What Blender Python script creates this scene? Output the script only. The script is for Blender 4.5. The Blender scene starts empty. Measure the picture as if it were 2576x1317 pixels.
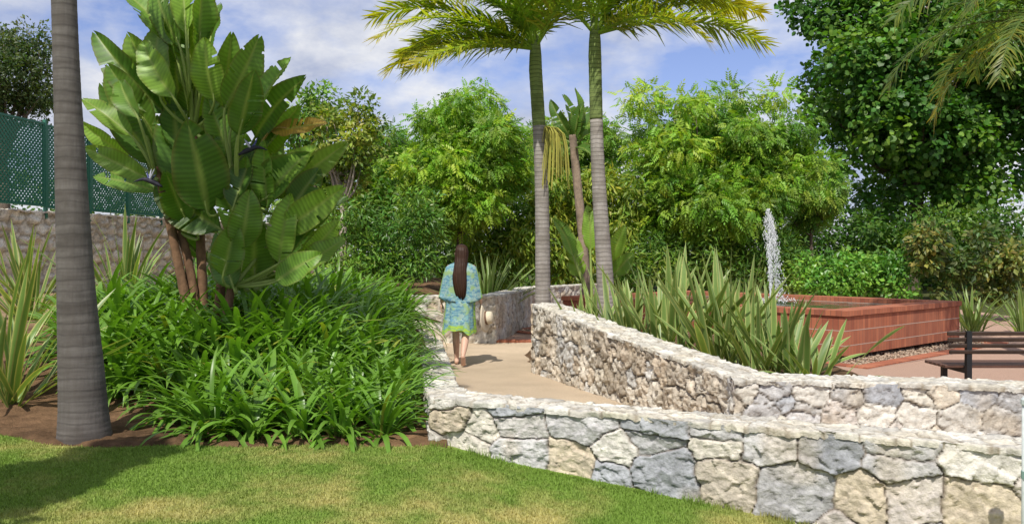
import bpy, math, numpy as np
from mathutils import Vector
SC=bpy.context.scene; C=SC.collection
FP=2150.; CX=1288.; HY=640.; CZ=1.55
def P(px,py,d): return np.array([(px-CX)/FP*d, d, CZ-(py-HY)/FP*d])
def ss(a,b,x):
    t=np.clip((np.asarray(x,float)-a)/(b-a),0,1); return t*t*(3-2*t)
def nrm(a): return a/np.maximum(np.linalg.norm(a,axis=-1,keepdims=True),1e-9)
def vnoise(p,seed=0):
    p=np.asarray(p,float); i=np.floor(p).astype(np.int64); f=p-i; f=f*f*(3-2*f)
    def h(a,b,c):
        n=a*374761393+b*668265263+c*1274126177+seed*974711
        n=((n^(n>>13))*1274126177)&0x7fffffff; n=n^(n>>15)
        return (n&0xffff)/32767.5-1
    x,y,z=i[:,0],i[:,1],i[:,2]; fx,fy,fz=f[:,0],f[:,1],f[:,2]
    def l(a,b,t): return a+(b-a)*t
    return l(l(l(h(x,y,z),h(x+1,y,z),fx),l(h(x,y+1,z),h(x+1,y+1,z),fx),fy),
             l(l(h(x,y,z+1),h(x+1,y,z+1),fx),l(h(x,y+1,z+1),h(x+1,y+1,z+1),fx),fy),fz)
def n2(x,y,s,seed=0):
    x=np.asarray(x,float); sh=x.shape
    return vnoise(np.stack([x.ravel()*s,np.asarray(y,float).ravel()*s,np.zeros(x.size)],1),seed).reshape(sh)

# ------------------------------------------------------------------ objects
def rootloc(o):
    v=np.zeros(3)
    while o is not None: v=v+np.array(o.location); o=o.parent
    return v
def mk(name,V,F,mat,parent=None,col=None,smooth=False,origin=None,local=False):
    V=np.asarray(V,float).copy()
    me=bpy.data.meshes.new(name)
    if not local:
        if parent is not None: V-=rootloc(parent)
        elif origin is not None: V-=np.asarray(origin)
    me.from_pydata(V.tolist(),[],F.tolist() if isinstance(F,np.ndarray) else F)
    if col is not None:
        a=me.color_attributes.new('Col','FLOAT_COLOR','POINT')
        c=np.ones((len(V),4)); c[:,:3]=col; a.data.foreach_set('color',c.ravel())
    if smooth: me.polygons.foreach_set('use_smooth',[True]*len(me.polygons))
    me.materials.append(mat); me.update()
    o=bpy.data.objects.new(name,me); C.objects.link(o)
    if parent is not None: o.parent=parent
    elif origin is not None: o.location=[float(q) for q in origin]
    return o
def tag(o,label,cat,group=None,kind=None):
    o['label']=label; o['category']=cat
    if group: o['group']=group
    if kind: o['kind']=kind
    return o
def thing(name,label,cat,loc,group=None,rz=0):
    o=bpy.data.objects.new(name,None); C.objects.link(o); o.location=[float(q) for q in loc]
    o.rotation_euler=(0,0,rz); o.empty_display_size=.2
    return tag(o,label,cat,group)
def struct(o): o['kind']='structure'; return o
class MB:
    def __init__(s): s.V=[];s.F=[];s.C=[];s.n=0
    def add(s,V,F,c=None):
        V=np.asarray(V,float); s.V.append(V)
        F=F.tolist() if isinstance(F,np.ndarray) else F
        s.F+= [[q+s.n for q in f] for f in F]
        cc=np.ones((len(V),3))*.5
        if c is not None: cc[:]=c
        s.C.append(cc); s.n+=len(V)
    def out(s): return np.concatenate(s.V),s.F,np.concatenate(s.C)
    def mk(s,name,mat,parent=None,**k):
        V,F,c=s.out(); return mk(name,V,F,mat,parent,col=c,**k)
def box(c,s,rz=0,tilt=0):
    x,y,z=np.array(s)/2.
    V=np.array([[a*x,b*y,d*z] for d in(-1,1) for b in(-1,1) for a in(-1,1)])
    if tilt:
        ct,st=math.cos(tilt),math.sin(tilt); V=np.stack([V[:,0],V[:,1]*ct-V[:,2]*st,V[:,1]*st+V[:,2]*ct],1)
    if rz:
        cr,sr=math.cos(rz),math.sin(rz); V=np.stack([V[:,0]*cr-V[:,1]*sr,V[:,0]*sr+V[:,1]*cr,V[:,2]],1)
    return V+np.array(c),[[0,2,3,1],[4,5,7,6],[0,1,5,4],[2,6,7,3],[0,4,6,2],[1,3,7,5]]
def curve(pts,n):
    pts=np.asarray(pts,float); m=len(pts)
    t=np.linspace(0,m-1,n); i=np.clip(np.floor(t).astype(int),0,m-2); f=(t-i)[:,None]
    p=lambda k: pts[np.clip(k,0,m-1)]
    p0,p1,p2,p3=p(i-1),p(i),p(i+1),p(i+2)
    return .5*((2*p1)+(-p0+p2)*f+(2*p0-5*p1+4*p2-p3)*f**2+(-p0+3*p1-3*p2+p3)*f**3)
def tube(pts,rad,ns=8,cap=True):
    pts=np.asarray(pts,float); n=len(pts); rad=np.broadcast_to(np.asarray(rad,float),(n,)) if np.ndim(rad)<2 else rad
    T=nrm(np.gradient(pts,axis=0)); ref=np.array([0,1.,0]) if abs(T[:,1]).mean()<.8 else np.array([1.,0,0])
    A=nrm(np.cross(T,ref)); B=np.cross(T,A)
    th=np.linspace(0,2*np.pi,ns,endpoint=False)
    V=pts[:,None,:]+(A[:,None,:]*np.cos(th)[None,:,None]+B[:,None,:]*np.sin(th)[None,:,None])*rad[:,None,None]
    V=V.reshape(-1,3); F=[]
    for i in range(n-1):
        for j in range(ns):
            k=(j+1)%ns; F.append([i*ns+j,i*ns+k,(i+1)*ns+k,(i+1)*ns+j])
    if cap: F.append(list(range(ns))[::-1]); F.append([(n-1)*ns+j for j in range(ns)])
    return V,F
def ellip(c,r,nu=14,nv=9):
    V=[];F=[]
    for i in range(nv+1):
        a=math.pi*i/nv
        for j in range(nu):
            b=2*math.pi*j/nu; V.append([c[0]+r[0]*math.sin(a)*math.cos(b),c[1]+r[1]*math.sin(a)*math.sin(b),c[2]+r[2]*math.cos(a)])
    for i in range(nv):
        for j in range(nu):
            k=(j+1)%nu; F.append([i*nu+j,(i+1)*nu+j,(i+1)*nu+k,i*nu+k])
    return np.array(V),F
def gridF(a,b,off=0):
    i=np.arange(a-1)[:,None]*b+np.arange(b-1)[None,:]
    i=i.ravel()+off
    return np.stack([i,i+1,i+b+1,i+b],1)

# ------------------------------------------------------------------ materials
def newmat(name):
    m=bpy.data.materials.new(name); m.use_nodes=True; nt=m.node_tree; nt.nodes.clear(); return m,nt
def nd(nt,t,props=None,**inp):
    n=nt.nodes.new(t)
    for k,v in (props or {}).items(): setattr(n,k,v)
    for k,v in inp.items():
        k=k.replace('_',' ')
        s=n.inputs[k] if k in n.inputs else n.inputs[int(k[1:])]
        if isinstance(v,bpy.types.NodeSocket): nt.links.new(v,s)
        else: s.default_value=v
    return n
def mixc(nt,f,a,b,blend='MIX'):
    n=nt.nodes.new('ShaderNodeMix'); n.data_type='RGBA'; n.blend_type=blend
    for idx,v in((0,f),(6,a),(7,b)):
        if isinstance(v,bpy.types.NodeSocket): nt.links.new(v,n.inputs[idx])
        else: n.inputs[idx].default_value=v if idx==0 or len(v)==4 else (*v,1)
    return n.outputs[2]
def ramp(nt,f,a,b):
    n=nd(nt,'ShaderNodeMapRange',Value=f); n.inputs[1].default_value=a; n.inputs[2].default_value=b; return n.outputs[0]
def out(nt,s):
    o=nt.nodes.new('ShaderNodeOutputMaterial'); nt.links.new(s,o.inputs[0])
def noise(nt,scale,detail=4,vec=None,rough=.55):
    if vec is None: vec=nd(nt,'ShaderNodeTexCoord').outputs['Object']
    return nd(nt,'ShaderNodeTexNoise',Vector=vec,Scale=scale,Detail=detail,Roughness=rough).outputs[0]
def leafmat(name,rough=.45,trans=.36,nscale=6,amp=.3,spec=.4,tint=(1.4,1.6,.4)):
    m,nt=newmat(name)
    a=nd(nt,'ShaderNodeAttribute',{'attribute_name':'Col'}).outputs['Color']
    n=noise(nt,nscale,2); f=nd(nt,'ShaderNodeMapRange',Value=n,To_Min=1-amp,To_Max=1+amp).outputs[0]
    c=nd(nt,'ShaderNodeVectorMath',{'operation':'SCALE'},v0=a,Scale=f).outputs[0]
    p=nd(nt,'ShaderNodeBsdfPrincipled',Base_Color=c,Roughness=rough); p.inputs['Specular IOR Level'].default_value=spec
    t=nd(nt,'ShaderNodeVectorMath',{'operation':'MULTIPLY'},v0=c,v1=tint).outputs[0]
    tr=nd(nt,'ShaderNodeBsdfTranslucent',Color=t)
    mx=nd(nt,'ShaderNodeMixShader',v0=trans,v1=p.outputs[0],v2=tr.outputs[0]); out(nt,mx.outputs[0]); return m
def colmat(name,rough=.85,nscale=30,amp=.3,bump=.4,bscale=70,spec=.3,bdist=.01):
    m,nt=newmat(name)
    a=nd(nt,'ShaderNodeAttribute',{'attribute_name':'Col'}).outputs['Color']
    n=noise(nt,nscale,6); f=nd(nt,'ShaderNodeMapRange',Value=n,From_Min=.25,From_Max=.75,To_Min=1-amp,To_Max=1+amp).outputs[0]
    c=nd(nt,'ShaderNodeVectorMath',{'operation':'SCALE'},v0=a,Scale=f).outputs[0]
    p=nd(nt,'ShaderNodeBsdfPrincipled',Base_Color=c,Roughness=rough); p.inputs['Specular IOR Level'].default_value=spec
    if bump:
        b=nd(nt,'ShaderNodeBump',Strength=bump,Distance=bdist,Height=noise(nt,bscale,8,rough=.65)); nt.links.new(b.outputs[0],p.inputs['Normal'])
    out(nt,p.outputs[0]); return m
M={}
M['leaf']=leafmat('leaf'); M['glossleaf']=leafmat('gloss_leaf',.36,.28,5,.25,.42)
M['blade']=leafmat('paddle_leaf',.42,.34,9,.2,.35,(1.5,1.5,.35)); M['grass']=leafmat('grass',.6,.3,3,.15,.2,(1.2,1.2,.6))
M['flax']=leafmat('flax_leaf',.4,.3,5,.2,.4,(1.4,1.4,.5))
M['frond']=leafmat('palm_leaf',.42,.5,5,.2,.35,(1.35,1.45,.4))
M['stone']=colmat('stone',.9,26,.34,.9,60,bdist=.012); M['bark']=colmat('bark',.9,14,.35,.6,40)
M['soil']=colmat('soil',.95,9,.4,.9,45,.1,.03); M['sand']=colmat('sand',.95,130,.35,.9,110,.1,.015)
M['plain']=colmat('plain',.6,20,.12,0); M['metal']=colmat('painted_metal',.45,30,.15,.1,60,.5)
M['wood']=colmat('wood',.5,18,.3,.2,40,.4); M['skin']=colmat('skin',.5,20,.06,0); M['straw']=colmat('straw',.8,60,.15,.4,200)
M['lawn']=colmat('lawn',.95,40,.35,.8,120,.1)
def palm_bark(name,c1,c2,k,ring=.8,rc=.35):
    m,nt=newmat(name); tc=nd(nt,'ShaderNodeTexCoord').outputs['Object']
    mp=nd(nt,'ShaderNodeMapping',Vector=tc); mp.inputs['Scale'].default_value=(1.2,1.2,9*k)
    a=noise(nt,1.5,6,mp.outputs[0],.6)
    w=nd(nt,'ShaderNodeTexWave',{'bands_direction':'Z'},Vector=tc,Scale=3.2*k,Distortion=2.4,Detail=2,Detail_Scale=1.2).outputs[1]
    mp2=nd(nt,'ShaderNodeMapping',Vector=tc); mp2.inputs['Scale'].default_value=(30,30,4)
    fine=noise(nt,1,5,mp2.outputs[0]); big=noise(nt,2.2,5,tc,.6)
    c=mixc(nt,ramp(nt,a,.35,.68),c1,c2); c=mixc(nt,ramp(nt,big,.5,.7),c,(c1[0]*.6,c1[1]*.58,c1[2]*.55))
    rf=nd(nt,'ShaderNodeMath',{'operation':'MULTIPLY'},v0=ramp(nt,w,.86,1.),v1=ring).outputs[0]
    c=mixc(nt,rf,c,(c1[0]*rc,c1[1]*rc,c1[2]*rc))
    c=mixc(nt,nd(nt,'ShaderNodeMath',{'operation':'MULTIPLY'},v0=ramp(nt,fine,.4,.75),v1=.45).outputs[0],c,(c2[0]*.5,c2[1]*.45,c2[2]*.4))
    p=nd(nt,'ShaderNodeBsdfPrincipled',Base_Color=c,Roughness=.9)
    b=nd(nt,'ShaderNodeBump',Strength=.5,Distance=.012,Height=fine); nt.links.new(b.outputs[0],p.inputs['Normal'])
    out(nt,p.outputs[0]); return m
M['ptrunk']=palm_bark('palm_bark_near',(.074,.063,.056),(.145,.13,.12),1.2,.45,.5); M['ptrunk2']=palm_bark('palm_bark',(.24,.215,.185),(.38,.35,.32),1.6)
M['pgreen']=palm_bark('palm_green_stem',(.12,.175,.045),(.23,.30,.09),1.6)
def brickmat():
    m,nt=newmat('brick')
    v=nd(nt,'ShaderNodeAttribute',{'attribute_name':'Col'}).outputs['Vector']
    b=nd(nt,'ShaderNodeTexBrick',{'offset':0.,'squash':1.},Vector=v,Scale=1.,Color1=(.42,.145,.075,1),Color2=(.25,.075,.044,1),Mortar=(.17,.08,.055,1))
    b.inputs['Mortar Size'].default_value=.0046; b.inputs['Brick Width'].default_value=.085; b.inputs['Row Height'].default_value=.215
    b.inputs['Mortar Smooth'].default_value=.2
    n=noise(nt,4,6); c=mixc(nt,ramp(nt,n,.3,.75),b.outputs[0],mixc(nt,.35,b.outputs[0],(.44,.20,.12)))
    n_=noise(nt,1.3,5); c=mixc(nt,ramp(nt,n_,.5,.78),c,mixc(nt,.4,c,(.13,.06,.045)))
    sx=nd(nt,'ShaderNodeSeparateXYZ',Vector=v)
    md=nd(nt,'ShaderNodeMath',{'operation':'FLOORED_MODULO'},v0=sx.outputs[1],v1=.215)
    ls=nd(nt,'ShaderNodeMath',{'operation':'LESS_THAN'},v0=md.outputs[0],v1=.011)
    c=mixc(nt,ls.outputs[0],c,(.50,.40,.33))
    p=nd(nt,'ShaderNodeBsdfPrincipled',Base_Color=c,Roughness=.8); p.inputs['Specular IOR Level'].default_value=.2
    bb=nd(nt,'ShaderNodeBump',{'invert':True},Strength=.6,Distance=.01,Height=b.outputs[1]); nt.links.new(bb.outputs[0],p.inputs['Normal'])
    out(nt,p.outputs[0]); return m
M['brick']=brickmat()
def watermat():
    m,nt=newmat('water'); p=nd(nt,'ShaderNodeBsdfPrincipled',Base_Color=(.03,.05,.03,1),Roughness=.08)
    b=nd(nt,'ShaderNodeBump',Strength=.4,Distance=.03,Height=noise(nt,7,3)); nt.links.new(b.outputs[0],p.inputs['Normal']); out(nt,p.outputs[0]); return m
M['water']=watermat()
def jetmat():
    m,nt=newmat('water_spray'); p=nd(nt,'ShaderNodeBsdfPrincipled',Base_Color=(.9,.92,.94,1),Roughness=.15)
    t=nd(nt,'ShaderNodeBsdfTransparent'); mx=nd(nt,'ShaderNodeMixShader',v0=.5,v1=p.outputs[0],v2=t.outputs[0]); out(nt,mx.outputs[0]); return m
M['jet']=jetmat()
def kaftanmat():
    m,nt=newmat('patterned_cloth'); at=nd(nt,'ShaderNodeAttribute',{'attribute_name':'Col'}).outputs['Color']
    sep=nd(nt,'ShaderNodeSeparateColor',Color=at); tc=nd(nt,'ShaderNodeTexCoord').outputs['Object']
    w=nd(nt,'ShaderNodeTexWave',{'wave_type':'RINGS'},Vector=tc,Scale=7,Distortion=8,Detail=3,Detail_Scale=2.).outputs[1]
    n=noise(nt,20,4,tc); c=mixc(nt,ramp(nt,w,.1,.9),(.12,.28,.42),(.24,.48,.50))
    c=mixc(nt,ramp(nt,n,.48,.62),c,(.40,.57,.53)); n3=noise(nt,9,3,tc); c=mixc(nt,ramp(nt,n3,.54,.66),c,(.34,.52,.24))
    c=mixc(nt,sep.outputs[0],c,mixc(nt,ramp(nt,w,.4,.9),(.42,.64,.08),(.25,.48,.22)))
    p=nd(nt,'ShaderNodeBsdfPrincipled',Base_Color=c,Roughness=.7); t=nd(nt,'ShaderNodeBsdfTranslucent',Color=c)
    mx=nd(nt,'ShaderNodeMixShader',v0=.3,v1=p.outputs[0],v2=t.outputs[0]); out(nt,mx.outputs[0]); return m
M['kaftan']=kaftanmat()
def hairmat():
    m,nt=newmat('hair'); tc=nd(nt,'ShaderNodeTexCoord').outputs['Object']; mp=nd(nt,'ShaderNodeMapping',Vector=tc); mp.inputs['Scale'].default_value=(70,70,3)
    n=noise(nt,1,4,mp.outputs[0]); p=nd(nt,'ShaderNodeBsdfPrincipled',Base_Color=mixc(nt,n,(.010,.005,.0035),(.065,.028,.013)),Roughness=.5); p.inputs['Specular IOR Level'].default_value=.25
    b=nd(nt,'ShaderNodeBump',Strength=.7,Distance=.01,Height=n); nt.links.new(b.outputs[0],p.inputs['Normal']); out(nt,p.outputs[0]); return m
M['hair']=hairmat()

# ------------------------------------------------------------------ light, world, camera
ts=nrm(np.array([-.25,-.97,0])); EL=math.radians(53); TS=np.array([ts[0]*math.cos(EL),ts[1]*math.cos(EL),math.sin(EL)])
sl=bpy.data.lights.new('sun','SUN'); sl.energy=5.; sl.angle=math.radians(.5); sl.color=(1,.955,.87)
so=bpy.data.objects.new('sun',sl); C.objects.link(so); so.rotation_euler=Vector(TS).to_track_quat('Z','Y').to_euler(); so.location=(-3,-10,20)
W=bpy.data.worlds.new('World'); SC.world=W; W.use_nodes=True; nt=W.node_tree; nt.nodes.clear()
sk=nd(nt,'ShaderNodeTexSky',{'sky_type':'NISHITA','sun_disc':False,'sun_elevation':EL,'sun_rotation':math.atan2(TS[0],TS[1])})
tc=nd(nt,'ShaderNodeTexCoord').outputs['Generated']
mp=nd(nt,'ShaderNodeMapping',Vector=tc); mp.inputs['Scale'].default_value=(1,1,2.0); mp.inputs['Location'].default_value=(.35,.2,.1)
n1=noise(nt,3.4,9,mp.outputs[0],.56); n_2=noise(nt,6.0,7,mp.outputs[0],.58)
cl=mixc(nt,ramp(nt,n_2,.36,.58),(3.5,4.0,5.5),(7.2,7.3,7.6))
skc=mixc(nt,1.,sk.outputs[0],(1.02,.97,1.24),'MULTIPLY')
cc=mixc(nt,ramp(nt,n1,.40,.54),skc,cl)
bg=nd(nt,'ShaderNodeBackground',Color=cc,Strength=.12); wo=nt.nodes.new('ShaderNodeOutputWorld'); nt.links.new(bg.outputs[0],wo.inputs[0])
cd=bpy.data.cameras.new('camera'); cam=bpy.data.objects.new('camera',cd); C.objects.link(cam); SC.camera=cam
cam.location=(0,0,CZ); cam.rotation_euler=(math.radians(90)-math.atan(18.5/FP),0,0); cd.sensor_width=36; cd.lens=FP/2576*36; cd.clip_end=2000; cd.clip_start=.05
SC.view_settings.view_transform='Standard'; SC.view_settings.look='None'; SC.view_settings.exposure=0

# ------------------------------------------------------------------ terrain
def z_lawn(x,y): return .17-.11*np.clip(np.asarray(x,float)+.6,0,4.2)
def z_bed(x,y):
    x=np.asarray(x,float); y=np.asarray(y,float)
    return .17+.5*ss(6.8,10,y)*ss(-.85,-2.4,x)
EX=[-30,-8,-3.86,-3.4,-2.9,-1.7,-.6]; EY=[7.4,6.9,6.5,6.22,6.12,6.15,6.1]
WFX=[-.6,1.72,2.88,4.6]; WFY=[6.18,5.19,4.8,4.3]     # front wall, lawn side
def bed_edge(x): return np.interp(x,EX,EY)+.05*n2(x,np.zeros_like(np.asarray(x,float)),2.2,5)
def front(x): return np.interp(x,WFX,WFY)
gx=np.concatenate([[-400,-200,-100,-60],np.arange(-40,41,2.),[60,100,200,400]]); gy=np.concatenate([[-60,-30],np.arange(-12,61,2.),[80,120,200,400]])
X,Y=np.meshgrid(gx,gy); Z=np.where(Y<8,-.75,-.03)+0*X; Z=Z+.15*n2(X,Y,.15)*(Y>30)
V=np.stack([X,Y,Z],2).reshape(-1,3); gc=np.array([.075,.085,.03])*(1+.4*n2(X,Y,.3)).reshape(-1,1)
struct(mk('ground',V,gridF(len(gy),len(gx)),M['soil'],col=gc))
def lawncol(x,y):
    a=n2(x,y,1.3,2)+.6*n2(x,y,4,3)+.3*n2(x,y,14,4)+.4*ss(-1.8,.4,x)*ss(6.2,5.0,y)
    t=ss(-.3,1.45,a)[...,None]; return (1-t)*np.array([.160,.255,.042])+t*np.array([.42,.375,.14])
xs=np.linspace(-14,4.6,260); t=np.linspace(0,1,150)**.55
X=np.repeat(xs[None],150,0); far=np.where(xs<-.6,bed_edge(xs),front(xs)+.12); Y=-8+t[:,None]*(far[None]+8)
Z=z_lawn(X,Y)+.012*n2(X,Y,2.)
struct(mk('lawn',np.stack([X,Y,Z],2).reshape(-1,3),gridF(150,260),M['lawn'],col=lawncol(X,Y).reshape(-1,3),smooth=True))
rg=np.random.default_rng(11)
n=200000; gx_=rg.uniform(-4.2,2.4,n); gy_=4.0+2.6*rg.uniform(0,1,n)
lim=np.where(gx_<-.6,bed_edge(gx_)-.01,front(gx_)-.01); k=gy_<lim+rg.normal(size=n)*.02; gx_,gy_=gx_[k],gy_[k]; lim=lim[k]; n=len(gx_)
gz=z_lawn(gx_,gy_)+.012*n2(gx_,gy_,2.); b=np.stack([gx_,gy_,gz],1); a=rg.uniform(0,6.28,n); h=rg.uniform(.009,.022,n)*(1+2.2*ss(.10,.0,lim-gy_)*(gx_>-.6)*(n2(gx_,gy_,5,6)>-.1)); w=rg.uniform(.002,.0042,n)
sd=np.stack([np.cos(a),np.sin(a),0*a],1)*w[:,None]; ln=np.stack([-np.sin(a)*rg.uniform(0,.9,n)*h,np.cos(a)*rg.uniform(-.9,.9,n)*h,h],1)
V=np.stack([b-sd,b+sd,b+ln],1).reshape(-1,3); F=np.arange(3*n).reshape(-1,3)
gc=lawncol(gx_,gy_)*rg.uniform(.7,1.4,n)[:,None]
tag(mk('grass',V,F,M['grass'],col=np.repeat(gc,3,0)),'short mown lawn grass with yellowed patches in the foreground','grass',kind='stuff')
XRY=[6,9,13,14.9,15.0,19,24,32]; XRX=[-.45,-.8,-1.35,-1.9,-.35,.42,1.2,1.2]
def xr(y): return np.interp(y,XRY,XRX)
s=np.linspace(0,1,220); tt=np.linspace(0,1,260)**1.6; x0=-16+s*(16-.5); yf=bed_edge(x0)-.05
Y=yf[None]+tt[:,None]*(32-yf[None]); X=-16+s[None]*(xr(Y)+16)
Z=z_bed(X,Y)-.03+.045*ss(0,.15,Y-yf[None])+.018*n2(X,Y,6)+.012*n2(X,Y,19,3)
sc=(np.array([.16,.095,.052])*(1+.35*n2(X,Y,1.1,8)+.2*n2(X,Y,7,9))[...,None]); dry=ss(-5,-7,X)[...,None]; sc=sc*(1-dry)+dry*np.array([.30,.21,.125])
struct(mk('flower_bed',np.stack([X,Y,Z],2).reshape(-1,3),gridF(260,220),M['soil'],col=sc.reshape(-1,3),smooth=True))
s=np.linspace(0,1,140); tt=np.linspace(0,1,160); x0=-2.4+s*15; yf=np.where(x0<-.6,6.4,front(x0)+.2)
Y=yf[None]+tt[:,None]**1.4*(24.5-yf[None]); X=np.repeat(x0[None],160,0); Z=.006*n2(X,Y,1.5)
pc=np.array([.52,.41,.29])*(1+.12*n2(X,Y,.8,4)+.08*n2(X,Y,5,6))[...,None]
pink=(ss(15.2,15.6,Y)+ss(2.5,3.2,X)*(Y>7.5)).clip(0,1)[...,None]; pc=pc*(1-pink)+pink*np.array([.42,.28,.21])
struct(mk('path',np.stack([X,Y,Z],2).reshape(-1,3),gridF(160,140),M['sand'],col=pc.reshape(-1,3),smooth=True))
def xw(y): return np.interp(y,[6.9,11.3,14.6],[1.9,.25,.1])
def xe(y): return -.27+(17.3-y)*.869
s=np.linspace(0,1,70); Y=np.linspace(7.0,13.9,90)[:,None]+0*s[None]; rgt=np.minimum(3.95,xe(Y)-.3); X=xw(Y)+s[None]*(rgt-xw(Y))
Z=-.02+.37*ss(0,.5,rgt-X)*ss(13.9,13.2,Y)*np.where(Y>11.2,ss(0,.4,X-xw(Y)),1)+.02*n2(X,Y,5)
struct(mk('planting_soil',np.stack([X,Y,Z],2).reshape(-1,3),gridF(90,70),M['soil'],col=np.array([.13,.08,.045]),smooth=True))

# ------------------------------------------------------------------ stone walls
def seeds(L,H,sw,sh,rg,split=.28,chink=.4,jit=.05):
    S=[]; v=-.04
    while v<H+sh:
        h=sh*rg.uniform(.75,1.3); u=-.4
        while u<L+.4:
            w=sw*rg.uniform(.6,1.5)
            if rg.random()<split:
                k=rg.uniform(.35,.65); S.append((u+w/2,v+h*k/2,w/2,h*k/2)); S.append((u+w/2+rg.normal()*.02,v+h*(1+k)/2,w/2,h*(1-k)/2))
            else: S.append((u+w/2,v+h/2+rg.normal()*h*jit,w/2,h/2))
            if rg.random()<chink: S.append((u+w+rg.normal()*.01,v+h*rg.choice([.02,.98]),sh*.15,sh*.12))
            u+=w
        v+=h
    return np.array(S)
def field(u,v,S,warp,ws,seed,asp):
    q=np.stack([u,v,0*u],1)
    uu=u+warp*vnoise(q/ws,seed)+warp*.5*vnoise(q/ws*3,seed+1); vv=v+warp*vnoise(q/ws+31.7,seed+2)+warp*.5*vnoise(q/ws*3+11,seed+3)
    n=len(u); I=np.zeros(n,int); E=np.zeros(n); DU=np.zeros(n); DV=np.zeros(n); o=np.argsort(u,kind='stable')
    R=(.95*np.minimum(S[:,2]/asp,S[:,3]))**2
    for k in range(0,n,4000):
        j=o[k:k+4000]; m=(S[:,0]>uu[j].min()-.9)&(S[:,0]<uu[j].max()+.9); ids=np.nonzero(m)[0]; T=S[ids]
        D=((uu[j][:,None]-T[:,0])/asp)**2+(vv[j][:,None]-T[:,1])**2-R[ids]
        a=np.argpartition(D,1,axis=1)[:,:2]; r=np.arange(len(j)); d0=D[r,a[:,0]]; d1=D[r,a[:,1]]; sw_=d1<d0
        i0=np.where(sw_,a[:,1],a[:,0]); i1=np.where(sw_,a[:,0],a[:,1])
        dd=np.hypot((T[i0,0]-T[i1,0])/asp,T[i0,1]-T[i1,1])
        I[j]=ids[i0]; E[j]=np.abs(d0-d1)/(2*dd+1e-6); DU[j]=uu[j]-T[i0,0]; DV[j]=vv[j]-T[i0,1]
    return I,E,DU,DV
def facet(u,v,fs,seed,slope):
    x=u/fs; y=v/fs; ix=np.floor(x).astype(np.int64); iy=np.floor(y).astype(np.int64); best=np.full(len(u),9e9); val=np.zeros(len(u))
    def h(a,b,s):
        n=a*374761393+b*668265263+s*1274126177; n=((n^(n>>13))*1274126177)&0x7fffffff; return ((n^(n>>15))&0xffff)/65535.
    for dx in(-1,0,1):
        for dy in(-1,0,1):
            a,b=ix+dx,iy+dy; px=a+h(a,b,seed); py=b+h(a,b,seed+1); d=(x-px)**2+(y-py)**2; m=d<best; best=np.where(m,d,best)
            val=np.where(m,(x-px)*fs*(h(a,b,seed+2)-.5)*slope+(y-py)*fs*(h(a,b,seed+3)-.5)*slope+(h(a,b,seed+4)-.5)*.012*slope,val)
    return val
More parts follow.
